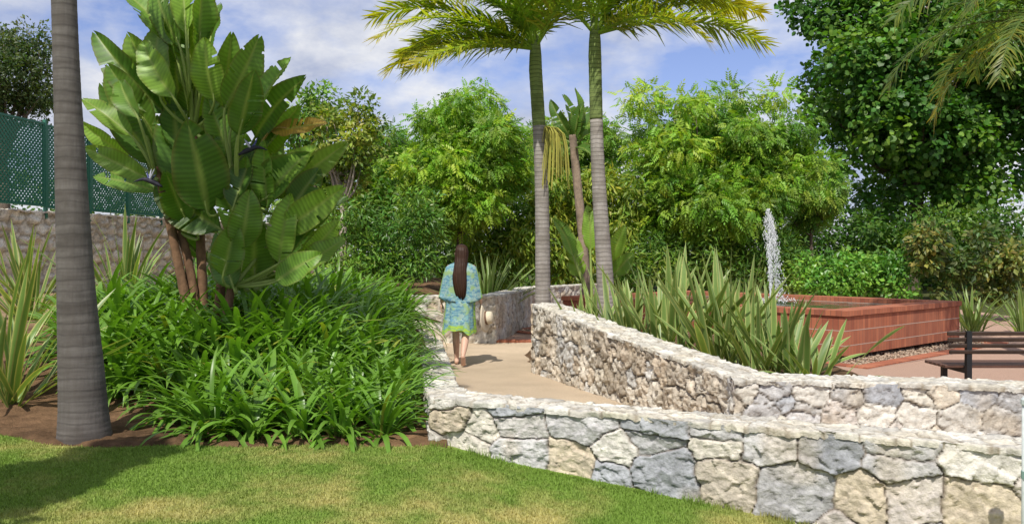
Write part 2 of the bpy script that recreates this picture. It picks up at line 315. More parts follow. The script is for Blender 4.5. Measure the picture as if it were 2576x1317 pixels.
def stone_wall(name,label,pts,z0,z1,th,res,sw,sh,pal,seed,caps=(0,0),rough=1.,group=None,split=.28,mortar=(.16,.13,.10),jw=.008,depth=.022,toppal=None,fs=.09,trough=.7):
    rg=np.random.default_rng(seed); pts=np.array(pts,float); n=len(pts); d=nrm(np.diff(pts,axis=0)); nl=np.stack([-d[:,1],d[:,0]],1); asp=sw/sh
    vm=[]
    for i in range(n):
        if i==0: vm.append(nl[0])
        elif i==n-1: vm.append(nl[-1])
        else: vm.append((nl[i-1]+nl[i])/(1+nl[i-1]@nl[i]))
    vm=np.array(vm); c=[];m=[];nn=[];zb=[];zt=[];u=[]; L=0
    for i in range(n-1):
        ln=np.linalg.norm(pts[i+1]-pts[i]); k=max(2,int(ln/res)); 
        for j in range(k+(i==n-2)):
            f=j/k; c.append(pts[i]*(1-f)+pts[i+1]*f); m.append(vm[i]*(1-f)+vm[i+1]*f); zb.append(z0[i]*(1-f)+z0[i+1]*f); zt.append(z1[i]*(1-f)+z1[i+1]*f); u.append(L+ln*f)
            nn.append(nl[i] if j else (nl[i]+nl[max(i-1,0)]))
        L+=ln
    c,m,nn,zb,zt,u=map(np.array,(c,m,nn,zb,zt,u)); nn=nrm(nn); N=len(u); H=(zt-zb).max(); root=thing(name,label,'wall',(pts[0][0],pts[0][1],z0[0]),group)
    pal=np.array(pal); fb=MB()
    def shade(uu,vv,p,S,sd,jw,dep,amp,pl,asp,rough,mort):
        I,E,DU,DV=field(uu,vv,S,min(sw,sh)*.06,min(sw,sh)*.35,sd,asp); r2=np.random.default_rng(sd+5); K=len(S)
        off=r2.uniform(-.009,.014,K)*amp; tx=r2.normal(size=K)*.05*amp; ty=r2.normal(size=K)*.05*amp
        j=ss(0,jw,E)
        nz=vnoise(p*9,3)*.003+vnoise(p*23,4)*.003-np.abs(vnoise(p*41,6))*.005+vnoise(p*70,5)*.0025+facet(uu+I*3.1,vv,fs,sd+3,.6)+facet(uu+I*1.7,vv,fs*.4,sd+13,.45)
        disp=j*(off[I]+DU*tx[I]+DV*ty[I])-(1-j)*dep+nz*rough*(.3+.7*j)
        pc=pl[r2.integers(0,len(pl),K)]*r2.uniform(.85,1.12,K)[:,None]
        st=.5+.5*vnoise(p*5,9); col=pc[I]*(1+.2*vnoise(p*16,8))[:,None]; warm=np.array([.50,.41,.28]); f=(ss(.66,.95,st)*.4)[:,None]; col=col*(1-f)+warm*f
        col=col*j[:,None]+(1-j[:,None])*np.array(mort); return disp,col
    nv=max(4,int(H/res)); vf=np.linspace(0,1,nv)
    for sg in (1,-1):
        S=seeds(L,H,sw,sh,rg,split); zz=zb[:,None]+(zt-zb)[:,None]*vf[None]; b=c+sg*m*th/2
        p=np.concatenate([np.repeat(b[:,None,:],nv,1),zz[...,None]],2).reshape(-1,3); uu=np.repeat(u,nv); vv=(zt[:,None]-zz).ravel()
        dsp,col=shade(uu,vv,p,S,seed*7+sg,jw,depth,1.,pal,asp,rough,mortar); p[:,:2]+=np.repeat(sg*nn,nv,0)*dsp[:,None]; F=gridF(N,nv); fb.add(p,F if sg<0 else F[:,::-1],col)
    for e,on in ((0,caps[0]),(-1,caps[1])):
        if not on: continue
        nw=max(5,int(th/res)); q=np.linspace(-1,1,nw); dr=d[0] if e==0 else d[-1]; sg=-1 if e==0 else 1
        S=seeds(th,H,sw*.8,sh,rg,split); zz=zb[e]+(zt[e]-zb[e])*vf; p=np.zeros((nw,nv,3)); p[...,:2]=(c[e]+q[:,None]*m[e]*(th/2+.008))[:,None,:]; p[...,2]=zz; p=p.reshape(-1,3)
        dsp,col=shade(np.repeat(q*th/2+th/2,nv),np.tile(zt[e]-zz,nw),p,S,seed*7+9+e,jw,depth,1.,pal,asp,rough,mortar); p[:,:2]+=dr*sg*(dsp[:,None]+.006); fb.add(p,gridF(nw,nv),col)
    fb.mk('wall_face',M['stone'],root,smooth=True)
    nw=max(6,int(th/res)); q=np.concatenate([[-1,-1],np.linspace(-1,1,nw),[1,1]]); dz=np.concatenate([[-.04,-.016],np.zeros(nw),[-.016,-.04]]); nq=len(q)
    S=seeds(L,th,.22,th*.42,rg,.2,.5); p=np.zeros((N,nq,3)); p[...,:2]=c[:,None]+q[None,:,None]*m[:,None]*(th/2+.012); p[...,2]=zt[:,None]+.010+dz[None]; p=p.reshape(-1,3)
    uu=np.repeat(u,nq); vv=np.tile(q*th/2+th/2,N); tp=pal if toppal is None else np.array(toppal)
    dsp,col=shade(uu,vv,p,S,seed*7+33,.010,.010,.5,tp,1.5,trough,(.28,.24,.18)); col=np.maximum(col,0); p[:,2]+=dsp*.8
    ed=np.tile(np.abs(q)>.95,N)*1.; p[:,:2]+=np.repeat(nn,nq,0)*(np.tile(np.sign(q),N)*ed*(vnoise(p*9,2)*.018+vnoise(p*24,7)*.008))[:,None]
    mk('capping',p,gridF(N,nq)[:,::-1],M['stone'],root,col=col,smooth=True); return root
cream=[(.59,.55,.47),(.54,.48,.39),(.61,.58,.52),(.42,.415,.41),(.49,.48,.47),(.57,.49,.37),(.54,.49,.44),(.36,.37,.39),(.60,.57,.51),(.50,.48,.45),(.39,.40,.415)]
topc=[(.58,.55,.48),(.54,.51,.44),(.60,.58,.52),(.48,.455,.40),(.56,.52,.43)]
brown=[(.57,.50,.40),(.50,.42,.32),(.60,.55,.46),(.42,.36,.28),(.57,.51,.42),(.53,.51,.47)]
stone_wall('stone_wall','low stone wall of large grey and cream blocks curving along the edge of the lawn',
  [(5.2,4.27),(2.94,4.94),(1.78,5.33),(.6,5.86),(-.45,6.33),(-.66,8.0),(-1.22,12.8),(-1.75,14.9)],[-.7,-.55,-.3,-.15,-.05,-.05,-.05,-.05],[.445,.455,.475,.495,.505,.30,.24,.24],.3,.0115,.38,.31,cream,3,(0,0),.8,toppal=topc,split=.25)
stone_wall('stone_wall','brown dry stone wall running along the right side of the sandy path',
  [(.25+.19,11.3),(1.3,9.0),(2.02,7.15)],[-.05]*3,[.90,.68,.52],.38,.016,.18,.26,brown,5,(1,0),1.4,mortar=(.12,.09,.065),toppal=topc,depth=.042,jw=.013)
stone_wall('stone_wall','pale block wall running to the right edge in front of the bench',
  [(1.82,7.16),(3.2,7.08),(4.2,7.0),(6.6,6.8)],[-.05]*4,[.525,.505,.485,.465],.385,.014,.30,.25,cream,6,(1,0),.8,toppal=topc,split=.2)
stone_wall('stone_wall','stone wall with a square end behind the walking woman where the path turns',
  [(-4.6,14.95),(-1.75,15.1),(-.42,15.1),(.32,19.0),(2.2,21.8)],[-.05]*5,[.82,.82,.82,.82,.8],.3,.03,.2,.22,brown+cream[:3],8,(0,0),1.0,toppal=topc)
stone_wall('stone_wall','tall rubble retaining wall below the green fence panels',
  [(-11.75,11.5),(-10.95,18),(-10.15,24),(-8.6,31)],[.1]*4,[2.5,2.5,2.58,2.65],.4,.05,.40,.32,[(.70,.63,.51),(.62,.56,.46),(.72,.67,.57),(.56,.52,.45)],12,(0,0),1.6,jw=.05,depth=.05,fs=.25,mortar=(.36,.31,.24))

# ------------------------------------------------------------------ foliage
def kite(w=.28,f=.06): return np.array([[0,0,0],[.45,w,f],[1,0,-.06],[.45,-w,f]]),np.array([[0,1,2],[0,2,3]])[:,::-1]
def broad(): 
    V=np.array([[0,0,0],[.2,.42,.03],[.62,.46,-.02],[1,0,-.1],[.62,-.46,-.02],[.2,-.42,.03],[.45,0,-.02]])
    return V,np.array([[6,i,(i+1)%6] for i in range(6)])
def pinnate(k=4):
    V=[];F=[];kv,kf=kite(.24,.04); n=0
    for i in range(k+1):
        x=.2+.8*i/k; zc=-.35*x*x
        for sg in ((1,-1) if i<k else (0,)):
            a=sg*1.0; L=.42*(1-.25*i/k); q=kv*L; r=np.stack([q[:,0]*math.cos(a)-q[:,1]*math.sin(a),q[:,0]*math.sin(a)+q[:,1]*math.cos(a),q[:,2]-q[:,0]*.45],1)+[x,0,zc]
            V.append(r);F.append(kf+n);n+=4
    return np.concatenate(V),np.concatenate(F)
def inst(t,Mx,T):
    V=np.einsum('kij,nj->kni',Mx,t[0])+T[:,None,:]; k=len(T); n=len(t[0])
    return V.reshape(-1,3),(t[1][None]+np.arange(k)[:,None,None]*n).reshape(-1,t[1].shape[1])
def leaves(blobs,n,size,t,base,rg,var=.35,droop=.3,upn=.7,rmin=.45,hue=(.75,1.25),bvar=(.62,1.3)):
    B=np.array(blobs); w=B[:,3]*B[:,4]; idx=rg.choice(len(B),n,p=w/w.sum()); d=nrm(rg.normal(size=(n,3))); r=rg.uniform(rmin,1.06,n)
    pos=B[idx,:3]+d*B[idx,3:6]*r[:,None]; ax=d*.7+rg.normal(size=(n,3))*.6; ax[:,2]-=droop; ax=nrm(ax)
    nh=np.array([0,-.25,upn])+rg.normal(size=(n,3))*.45+d*.4; y=nrm(np.cross(nh,ax)); z=np.cross(ax,y)
    Mx=np.stack([ax,y,z],2)*(size*rg.uniform(.6,1.3,n))[:,None,None]; V,F=inst(t,Mx,pos)
    bt=rg.uniform(*bvar,len(B)); col=np.array(base)*(rg.uniform(1-var,1+var,n)*bt[idx])[:,None]; col[:,0]*=rg.uniform(*hue,n)*(bt[idx]**.6)
    return V,F,np.repeat(col,len(t[0]),0)
def blobs(c,r,nb,br,rg,flat=.7):
    d=nrm(rg.normal(size=(nb,3))); p=np.array(c)+d*np.array(r)*(rg.uniform(.15,1,nb)**.5*.84)[:,None]; q=br*rg.uniform(.55,1.3,nb)
    return np.stack([p[:,0],p[:,1],p[:,2],q,q,q*flat],1)
def tree(name,label,base,c,r,nb,br,n,size,t,col,seed,tr=.12,droop=.3,upn=.7,var=.35,group=None,cat='tree',bark=(.13,.10,.075),mat='leaf',fork=.45,limbs=14,extra=None,rmin=.45):
    rg=np.random.default_rng(seed); base=np.array(base,float); c=np.array(c,float); root=thing(name,label,cat,base,group)
    B=blobs(c,r,nb,br,rg)
    if extra is not None: B=np.concatenate([B,np.array(extra,float)])
    m=MB(); fk=base+(c-base)*fork; m.add(*tube(curve([base-[0,0,.1],base+(fk-base)*.5+rg.normal(size=3)*.06,fk],10),np.linspace(tr*1.25,tr*.85,10),10),c=bark)
    m.add(*tube(curve([fk,(fk+c)/2+rg.normal(size=3)*.1,c+[0,0,r[2]*.4]],8),np.linspace(tr*.85,tr*.2,8),8),c=bark)
    for b in B[:limbs]:
        s0=fk+(c-fk)*rg.uniform(0,.5); m.add(*tube(curve([s0,(s0+b[:3])/2+[0,0,-.1*r[2]]+rg.normal(size=3)*.08,b[:3]],7),np.linspace(tr*.45,tr*.08,7),5),c=bark)
    m.mk('trunk',M['bark'],root,smooth=True); V,F,cl=leaves(B,n,size,t,col,rg,var,droop,upn,rmin); mk('crown',V,F,M[mat],root,col=cl); return root
PIN=pinnate(); K=kite(); BR=broad(); KN=kite(.14,.03)
def pz(px,d,z=0.): return ((px-CX)/FP*d,d,z)
tree('broadleaf_tree','bright green feathery tree directly behind the walking woman, left of the twin palms',pz(1142,22,.1),P(1175,400,22),(1.9,1.5,2.1),58,.6,11500,.25,PIN,(.235,.38,.03),21,.1,.5)
tree('broadleaf_tree','wide bright green feathery tree right of the twin palms, behind the fountain',pz(1750,24),P(1790,430,24),(2.75,2.2,2.5),84,.78,17500,.27,PIN,(.215,.345,.03),22,.13,.5,extra=[(*P(2010,330,23),.7,.7,.5),(*P(1620,250,24),.7,.7,.5),(*P(1950,250,24),.6,.6,.45),(*P(1600,560,24),.7,.7,.5)])
tree('broadleaf_tree','mid green leafy tree seen through the gap between the twin palm trunks',pz(1440,28),P(1440,390,28),(1.9,1.4,1.9),38,.68,5500,.27,PIN,(.17,.29,.03),28,.1,.5)
tree('broadleaf_tree','lower mid green tree filling in between the crooked pale trunk and the feathery tree',pz(1000,27,.3),P(1000,430,27),(1.5,1.2,1.9),32,.62,4200,.26,PIN,(.18,.31,.032),29,.1,.5)
tree('plane_tree','huge dark green plane tree filling the upper right corner',pz(2288,33),P(2330,190,33),(6.2,4.5,6.6),135,1.25,52000,.2,BR,(.095,.205,.028),23,.28,.25,limbs=30)
tree('olive_tree','sparse yellowish tree with a pale crooked trunk beside the giant bird of paradise',pz(842,19.5,.5),P(880,350,20),(1.15,1.0,1.3),32,.36,4200,.13,K,(.21,.27,.04),24,.09,.2,bark=(.32,.27,.22),limbs=26,fork=.55)
tree('broadleaf_tree','pale green slender tree just behind the top right leaves of the bird of paradise',pz(790,23,.5),P(785,335,23),(.85,.8,1.4),20,.5,2800,.16,K,(.18,.30,.045),25,.08)
tree('evergreen_tree','dark grey green tree rising beyond the fence at the left edge',pz(10,32,1.),P(15,190,32),(2.1,2.,2.1),40,.75,11000,.16,K,(.085,.12,.035),26,.2,.1)
tree('slender_tree','slim weeping tree with a thin dark trunk right of the water jet',pz(2040,26),P(2040,480,26),(1.0,.9,1.2),22,.4,2400,.3,PIN,(.16,.28,.035),27,.06,.9,fork=.6)
def shrub(name,label,blist,n,size,t,col,seed,mat='leaf',kind=None,group=None,cat='shrub',**k):
    rg=np.random.default_rng(seed); V,F,cl=leaves(blist,n,size,t,col,rg,**k); B=np.array(blist); o=np.array([B[:,0].mean(),B[:,1].mean(),max(0,(B[:,2]-B[:,5]).min())])
    return tag(mk(name,V,F,M[mat],None,col=cl,origin=o),label,cat,group,kind)
rg=np.random.default_rng(5)
def bl(px0,px1,py0,py1,d,nb,br,dd=.6):
    r=[]
    for i in range(nb):
        q=P(rg.uniform(px0,px1),rg.uniform(py0,py1),d+rg.uniform(-dd,dd)); b=br*rg.uniform(.7,1.3); r.append((*q,b,b,b*.8))
    return r
shrub('shrub','dense dark green evergreen shrub between the pale crooked trunk and the woman',bl(850,1110,490,690,18.5,38,.42),8400,.14,KN,(.12,.235,.028),31,'glossleaf')
shrub('bamboo_hedge','light green bamboo hedge behind the path turn',bl(1170,1360,560,730,23,26,.5)+bl(1180,1340,480,600,23.5,14,.4),6000,.22,KN,(.20,.29,.035),32,droop=.7,cat='hedge')
shrub('bamboo_hedge','yellowish bamboo hedge standing between and behind the twin palm trunks',bl(1370,1600,440,720,23.5,48,.55),10000,.22,KN,(.23,.30,.035),33,droop=.7,cat='hedge')
shrub('shrub','rounded bright green shrub behind the right end of the brick fountain',bl(2030,2310,665,745,20.5,32,.42),6000,.13,K,(.14,.30,.038),34,'glossleaf')
shrub('shrub','loose green shrub with some reddish leaves at the right edge behind the bench',bl(2320,2570,590,740,20,34,.36),4200,.16,K,(.12,.18,.045),35,var=.5,hue=(.8,1.7))
shrub('hedge','low dark hedge beneath the wide feathery tree',bl(1560,2000,600,720,23,50,.55),9000,.18,KN,(.13,.23,.03),36,cat='hedge')
shrub('shrub','tall mid green shrub filling the gap behind the yellowish crooked tree',bl(740,1060,400,600,26,50,.6),8000,.2,K,(.17,.28,.035),38)
shrub('shrub','broad dark shrub below the plane tree crown',bl(2080,2560,540,680,29,50,.7),8000,.2,K,(.095,.185,.026),39)
wb=[]
for i in range(340):
    x=rg.uniform(-30,36); wb.append((x,41+rg.uniform(-2,2),rg.uniform(0,6.2)*rg.uniform(.5,1),*(np.array([1,1,.9])*rg.uniform(.9,1.5))))
for i in range(110):
    x=rg.uniform(-8,3); wb.append((x,31+rg.uniform(-1,1),rg.uniform(0,4.2),*(np.array([1,1,.9])*rg.uniform(.5,.9))))
for i in range(150):
    x=rg.uniform(4,22); wb.append((x,37+rg.uniform(-1,1),rg.uniform(0,4.6),*(np.array([1,1,.9])*rg.uniform(.6,1))))
shrub('wood','dense dark wood closing the garden behind all the trees',wb,52000,.3,K,(.10,.175,.028),37,kind='stuff',cat='wood')

# strap-leaved clumps
def clump(nl,len_,wd,elev,droop,cen,edge,rg,nseg=7,spread=.06,tipcol=None,fold=.25,yel=.0,twist=.3):
    m=MB()
    for i in range(nl):
        az=rg.uniform(0,2*np.pi); f=i/nl; e0=math.radians(elev[0]+(elev[1]-elev[0])*f+rg.normal()*6); L=rg.uniform(*len_); dr=math.radians(rg.uniform(*droop))*(1.2-f*.6); w=wd*rg.uniform(.75,1.2)
        s=np.linspace(0,1,nseg); e=e0-dr*s**1.6; ds=L/(nseg-1); h=np.array([math.cos(az),math.sin(az),0.]); st=np.concatenate([[0],np.cumsum((np.cos(e[:-1])+np.cos(e[1:]))/2)])*ds; sz=np.concatenate([[0],np.cumsum((np.sin(e[:-1])+np.sin(e[1:]))/2)])*ds
        b=h*rg.uniform(0,spread)+np.array([rg.normal()*spread*.5,rg.normal()*spread*.5,-.03]); mid=b+st[:,None]*h+np.outer(sz,[0,0,1])
        tw=rg.normal()*twist*s; sd0=np.array([-h[1],h[0],0]); nrmv=-np.sin(e)[:,None]*h+np.cos(e)[:,None]*np.array([0,0,1]); sd=sd0*np.cos(tw)[:,None]+nrmv*np.sin(tw)[:,None]
        wp=w/2*np.minimum(1,(.55+1.2*s))*np.clip((1-s)*3.2,0,1)**.6; wp[-1]=w*.02
        if edge is None:
            ts_=[-1,0,1]; cs=[np.array(cen)]*3
        else: ts_=[-1,-.55,0,.55,1]; cs=[np.array(edge),np.array(cen),np.array(cen)*.9,np.array(cen),np.array(edge)]
        k=rg.uniform(.75,1.3); y=rg.random()<yel; V=[];cl=[]
        for t_,c_ in zip(ts_,cs):
            V.append(mid+sd*(t_*wp)[:,None]+nrmv*(abs(t_)*wp*fold)[:,None]); cc=np.repeat((c_*k)[None],nseg,0)
            if tipcol is not None: g=(s**2*(.9 if y else .25))[:,None]; cc=cc*(1-g)+np.array(tipcol)*g
            if y: cc=cc*.5+np.array([.30,.26,.04])*.5
            cl.append(cc)
        nt_=len(ts_); V=np.stack(V,1).reshape(-1,3); cl=np.stack(cl,1).reshape(-1,3); m.add(V,gridF(nseg,nt_),cl)
    return m.out()
rg=np.random.default_rng(77); ag=[]
for i in range(7):
    V,F,c=clump(42,(.54,.88),.050,(20,84),(70,122),(.11,.24,.027),None,rg,10,.045,(.26,.37,.05),.3,.06,.08); 
    o=mk('agapanthus_plant',V,F,M['glossleaf'],col=c,smooth=True); ag.append(o)
used=set(); cnt=0; y=6.52; row=0
while y<14.6:
    xl=np.interp(y,[6.6,7.0,7.6,9,14],[-2.3,-2.6,-3.5,-4.7,-5.2]); xrr=np.interp(y,[6.6,8,9,11,13,14.6],[-.93,-1.02,-1.16,-1.47,-1.74,-2.05]); st=.34+.022*(y-6.6); x=xrr-(row%2)*st*.3
    while x>xl:
        i=cnt%7; src=ag[i]; o=src if i not in used else src.copy()
        if i in used: C.objects.link(o)
        edge=float(ss(.75,.0,xrr-x))*float(ss(13.5,11,y))
        used.add(i); X_=x+rg.normal()*.04; Y_=y+rg.normal()*.05; o.location=(X_,Y_,float(z_bed(X_,Y_))-.01); o.rotation_euler=(rg.normal()*.06,rg.normal()*.06,rg.uniform(0,6.28)); s_=rg.uniform(.88,1.1)*(.86+.28*float(ss(6.6,8.5,y))*(1-edge)-.08*edge); o.scale=(s_,s_,s_*1.0)
        tag(o,'strap-leaved agapanthus clump in the big green bed left of the path','plant','agapanthus clumps filling the bed'); cnt+=1; x-=st
    y+=st*.86; row+=1
print('AGAPANTHUS',cnt)
def flax(label,px,d,z,seed,nl=34,ln=(.8,1.35),wd=.06,elev=(35,88),cen=(.17,.27,.07),edge=(.40,.42,.17),droop=(5,40),group=None,spread=.12):
    rg=np.random.default_rng(seed); V,F,c=clump(nl,ln,wd,elev,droop,cen,edge,rg,9,spread,None,.2,0,.5); loc=pz(px,d,z)
    return tag(mk('flax_plant',V+np.array(loc),F,M['flax'],col=c,origin=loc,smooth=True),label,'plant',group)
FE=dict(elev=(48,89),droop=(0,18),spread=.2,wd=.066,cen=(.20,.30,.085),edge=(.48,.48,.19))
flax('spiky variegated flax plant growing nearest the wall end beside the right palm trunk',1500,10.9,.3,41,24,(.6,1.0),**FE)
flax('spiky flax plant at the base of the right palm trunk, second in the row',1590,10.4,.3,52,34,(.75,1.3),**FE)
flax('tall spiky flax plant behind the middle of the brown path wall',1690,9.9,.3,41,42,(.85,1.45),**FE)
flax('large spiky flax plant in front of the water jet, the tallest of the row',1815,9.3,.3,43,46,(.9,1.5),**FE)
flax('spiky flax plant in front of the near corner of the brick fountain',1915,8.9,.3,44,38,(.65,1.15),**FE)
flax('leaning flax plant near the right end of the row, above the pale wall stretch',1985,8.6,.3,53,28,(.55,.95),elev=(38,84),droop=(2,22),spread=.18,wd=.062)
flax('short leaning flax plant at the right end of the row, nearest the bench',2050,8.4,.28,45,20,(.45,.8),elev=(28,75),droop=(2,22),spread=.12,wd=.058)
flax('yellow striped flax plant at the left edge beside the near palm trunk',20,7.5,.22,46,40,(.8,1.5),.055,edge=(.52,.47,.18))
flax('yellow striped flax plant at the foot of the rubble wall behind the near trunk',70,11.3,.62,47,46,(.9,1.5),.055,edge=(.52,.47,.18))
flax('yellow striped flax plant between the near palm trunk and the bird of paradise',310,11.6,.66,48,50,(.9,1.65),.055,edge=(.48,.46,.18))
flax('grey green flax plant behind the stone wall to the right of the woman',1225,17.5,.18,49,64,(1.,1.65),.07,edge=(.34,.38,.17))
flax('fine-leaved flax plant beyond the right corner of the fountain',2450,17.0,0,50,46,(.7,1.1),.05,edge=(.34,.38,.16))
flax('fine-leaved flax plant cut by the right edge behind the bench',2575,16.6,0,51,46,(.7,1.1),.05,edge=(.34,.38,.16))

# ------------------------------------------------------------------ palms
def frond(base,az,el,L,rg,droop,ll,npair,col,yel=0.,hang=.3,lw=.016,tip=.45):
    m=MB(); n=16; s=np.linspace(0,1,n); e=math.radians(el)-(math.radians(el)+math.radians(droop))*s**rg.uniform(1.1,1.7); a=math.radians(az)+rg.normal()*.12*s; ds=L/(n-1)
    H=np.stack([np.cos(a),np.sin(a),0*a],1); dd=H*np.cos(e)[:,None]+np.outer(np.sin(e),[0,0,1]); pts=np.array(base)+np.concatenate([[[0,0,0]],np.cumsum(dd[:-1],axis=0)])*ds
    rc=np.array(col)*1.1+np.array([.06,.04,0]); m.add(*tube(pts,np.linspace(.026,.004,n),5),c=rc); T=nrm(np.gradient(pts,axis=0)); h=H[0]; side=np.array([-h[1],h[0],0.]); roll=rg.normal()*.35
    V=[];cl=[]
    for i in range(npair):
        q=.1+.9*(i+.5)/npair; p=np.array([np.interp(q,s,pts[:,k]) for k in range(3)]); t=nrm(np.array([np.interp(q,s,T[:,k]) for k in range(3)])); N=np.cross(t,side)*-1
        if N[2]<0: N=-N
        sd2=side*math.cos(roll*q)+N*math.sin(roll*q); N2=N*math.cos(roll*q)-side*math.sin(roll*q)
        l=ll*math.sin(math.pi*(.14+.8*q))**.55
        for sg in(1,-1):
            d=nrm(sd2*sg*.8+t*(.45+.4*q)+N2*.22+rg.normal(size=3)*.13); l2=l*rg.uniform(.72,1.15); g=np.array([0,0,-1.])*hang*rg.uniform(.3,1.7)
            w=t*.5; w=nrm(w-d*(w@d))*lw*rg.uniform(.8,1.2)*(ll/.55)
            p1=p+d*l2*.45+g*l2*.12; p2=p+d*l2+g*l2*.6; V+= [p-w*.6,p+w*.6,p1-w,p1+w,p2-w*.12,p2+w*.12]
            k=rg.uniform(.7,1.3); y=np.clip(yel+tip*q**3+rg.normal()*.1,0,1); ye=np.array([.54,.41,.04]); c0=(np.array(col)*(1-y)+ye*y)*k; y2=min(1,y+.3*min(1,tip*3)); c1=(np.array(col)*(1-y2)+ye*y2)*k; cl+=[c0]*4+[c1]*2
    k=len(V)//6; f=np.array([[0,1,3,2],[2,3,5,4]])[None]+np.arange(k)[:,None,None]*6; m.add(np.array(V),f.reshape(-1,4),np.array(cl)); return m
def palm(label,pts,rad,mat,fronds,L,col,seed,rings=40,group=None,shaft=0.,droop=(30,60),ll=.6,npair=84,hang=.45,yels=None,rd=.022,ymax=.4,tip=.45):
    rg=np.random.default_rng(seed); pts=np.array(pts,float); root=thing('palm_tree',label,'palm tree',pts[0],group)
    n=rings*4; cv=curve(pts,n); t=np.linspace(0,1,n); r=np.interp(t,np.linspace(0,1,len(rad)),rad); ph=(t*rings)%1.; r=r*(1+rd*ph-rd*1.4*(ph>.88)); top=cv[-1]
    if shaft>0:
        k=int(np.argmin(np.abs(cv[:,2]-(top[2]-shaft)))); V,F=tube(cv[:k+1],r[:k+1],20); mk('trunk',V,F,M[mat],root,smooth=True)
        sp=np.concatenate([cv[k:],[top+[0,0,.2],top+[0,0,.45],top+[0,0,.62]]]); sr=np.concatenate([r[k:]*np.linspace(1.01,1.08,n-k),np.array([1.0,.75,.4])*rad[-1]]); V,F=tube(sp,sr,18); mk('crownshaft',V,F,M['pgreen'],root,smooth=True)
    else: V,F=tube(cv,r,20); mk('trunk',V,F,M[mat],root,smooth=True)
    for i,(az,el) in enumerate(fronds):
        y=rg.uniform(0,ymax) if yels is None else yels[i]
        m=frond(top+[0,0,.3 if shaft>0 else .05],az+rg.normal()*5,el+rg.normal()*5,L*rg.uniform(.8,1.12),rg,rg.uniform(*droop),ll*rg.uniform(.9,1.1),npair,col,y,hang,tip=tip); V,F,c=m.out(); mk('frond',V,F,M['frond'],root,col=c)
    return root,top
fa=[(180,34),(193,52),(168,12),(150,62),(212,20),(240,55),(268,70),(300,45),(100,65),(20,62),(340,70),(130,30),(225,5),(186,66),(200,0),(160,38),(176,22)]
fb_=[(0,40),(348,14),(22,58),(45,35),(330,60),(272,45),(90,60),(120,50),(160,58),(185,70),(205,40),(10,66),(315,15),(355,58),(4,24)]
pa=[P(1366,790,13)*[1,1,0],P(1366,760,13),P(1362,450,13),P(1347,175,13)]; pa[0][2]=.2
pb=[P(1528,790,12.6)*[1,1,0],P(1522,700,12.6),P(1504,420,12.6),P(1496,140,12.6)]; pb[0][2]=.2
PA,_=palm('left of the twin palms, straight grey trunk rising beside the wall end',pa,[.14,.12,.11,.10,.092],'ptrunk2',fa,2.55,(.215,.36,.045),61,34,shaft=.85,droop=(14,58),ll=.54,npair=88,ymax=.32,tip=.45,hang=.42)
palm('right of the twin palms, trunk leaning slightly left behind the flax plants',pb,[.155,.13,.11,.095,.088],'ptrunk2',fb_,2.55,(.21,.355,.045),62,34,shaft=.95,droop=(14,58),ll=.54,npair=88,ymax=.32,tip=.45,hang=.42)
pl=[P(212,1112,6.42),P(204,950,6.42),P(190,700,6.42),P(174,300,6.42),P(164,0,6.42),P(150,-600,6.42)]; pl[0][2]=.1
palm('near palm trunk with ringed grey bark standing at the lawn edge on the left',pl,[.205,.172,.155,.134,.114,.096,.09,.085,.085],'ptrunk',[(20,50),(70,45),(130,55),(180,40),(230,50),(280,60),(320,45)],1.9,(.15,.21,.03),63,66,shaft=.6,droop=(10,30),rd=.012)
pr=[(7.75,12.,0),(7.7,12,2.4),(7.65,12,4.7)]
palm('palm with drooping olive green fronds reaching in at the upper right corner',pr,[.16,.13,.12],'ptrunk2',[(180,30),(195,5),(165,15),(210,45),(230,10),(150,50),(185,-15),(270,30),(300,50),(60,50),(0,40),(100,40),(200,70),(172,60)],2.4,(.085,.165,.04),64,34,droop=(55,80),hang=.8,ll=.40,npair=60,yels=[.0,.05,.0,.0,.1,.0,.4,.0,.0,.0,.0,.0,.0,.0],tip=.14)
tree('unseen_shade_tree','columnar tree outside the left of the frame that shades the lawn corner',(-3.75,2.1,.15),(-3.72,2.1,4.),(.1,.1,1.6),8,.24,15000,.16,K,(.06,.11,.02),66,.12,fork=.5,limbs=6,  # unseen tree, column shape chosen for the shade it casts on the lawn
  extra=[(-3.72+.08*math.sin(i*2.1),2.1,1.3+i*.3,.56-.02*i,.56-.02*i,.34) for i in range(15)])

rg=np.random.default_rng(9); m=MB(); b=P(1395,335,12.9)
for i in range(60):
    a=rg.uniform(0,6.28); r=rg.uniform(.03,.17); q=b+np.array([math.cos(a)*r,math.sin(a)*r,-.02]); e=b+np.array([math.cos(a)*r*1.5,math.sin(a)*r*1.5,-rg.uniform(.45,.85)])
    m.add(*tube(curve([b+[-.15,0,.1],q,e],7),.006,4),c=np.array([.36,.34,.07])*rg.uniform(.7,1.3))
m.mk('seed_strand',M['plain'],PA)

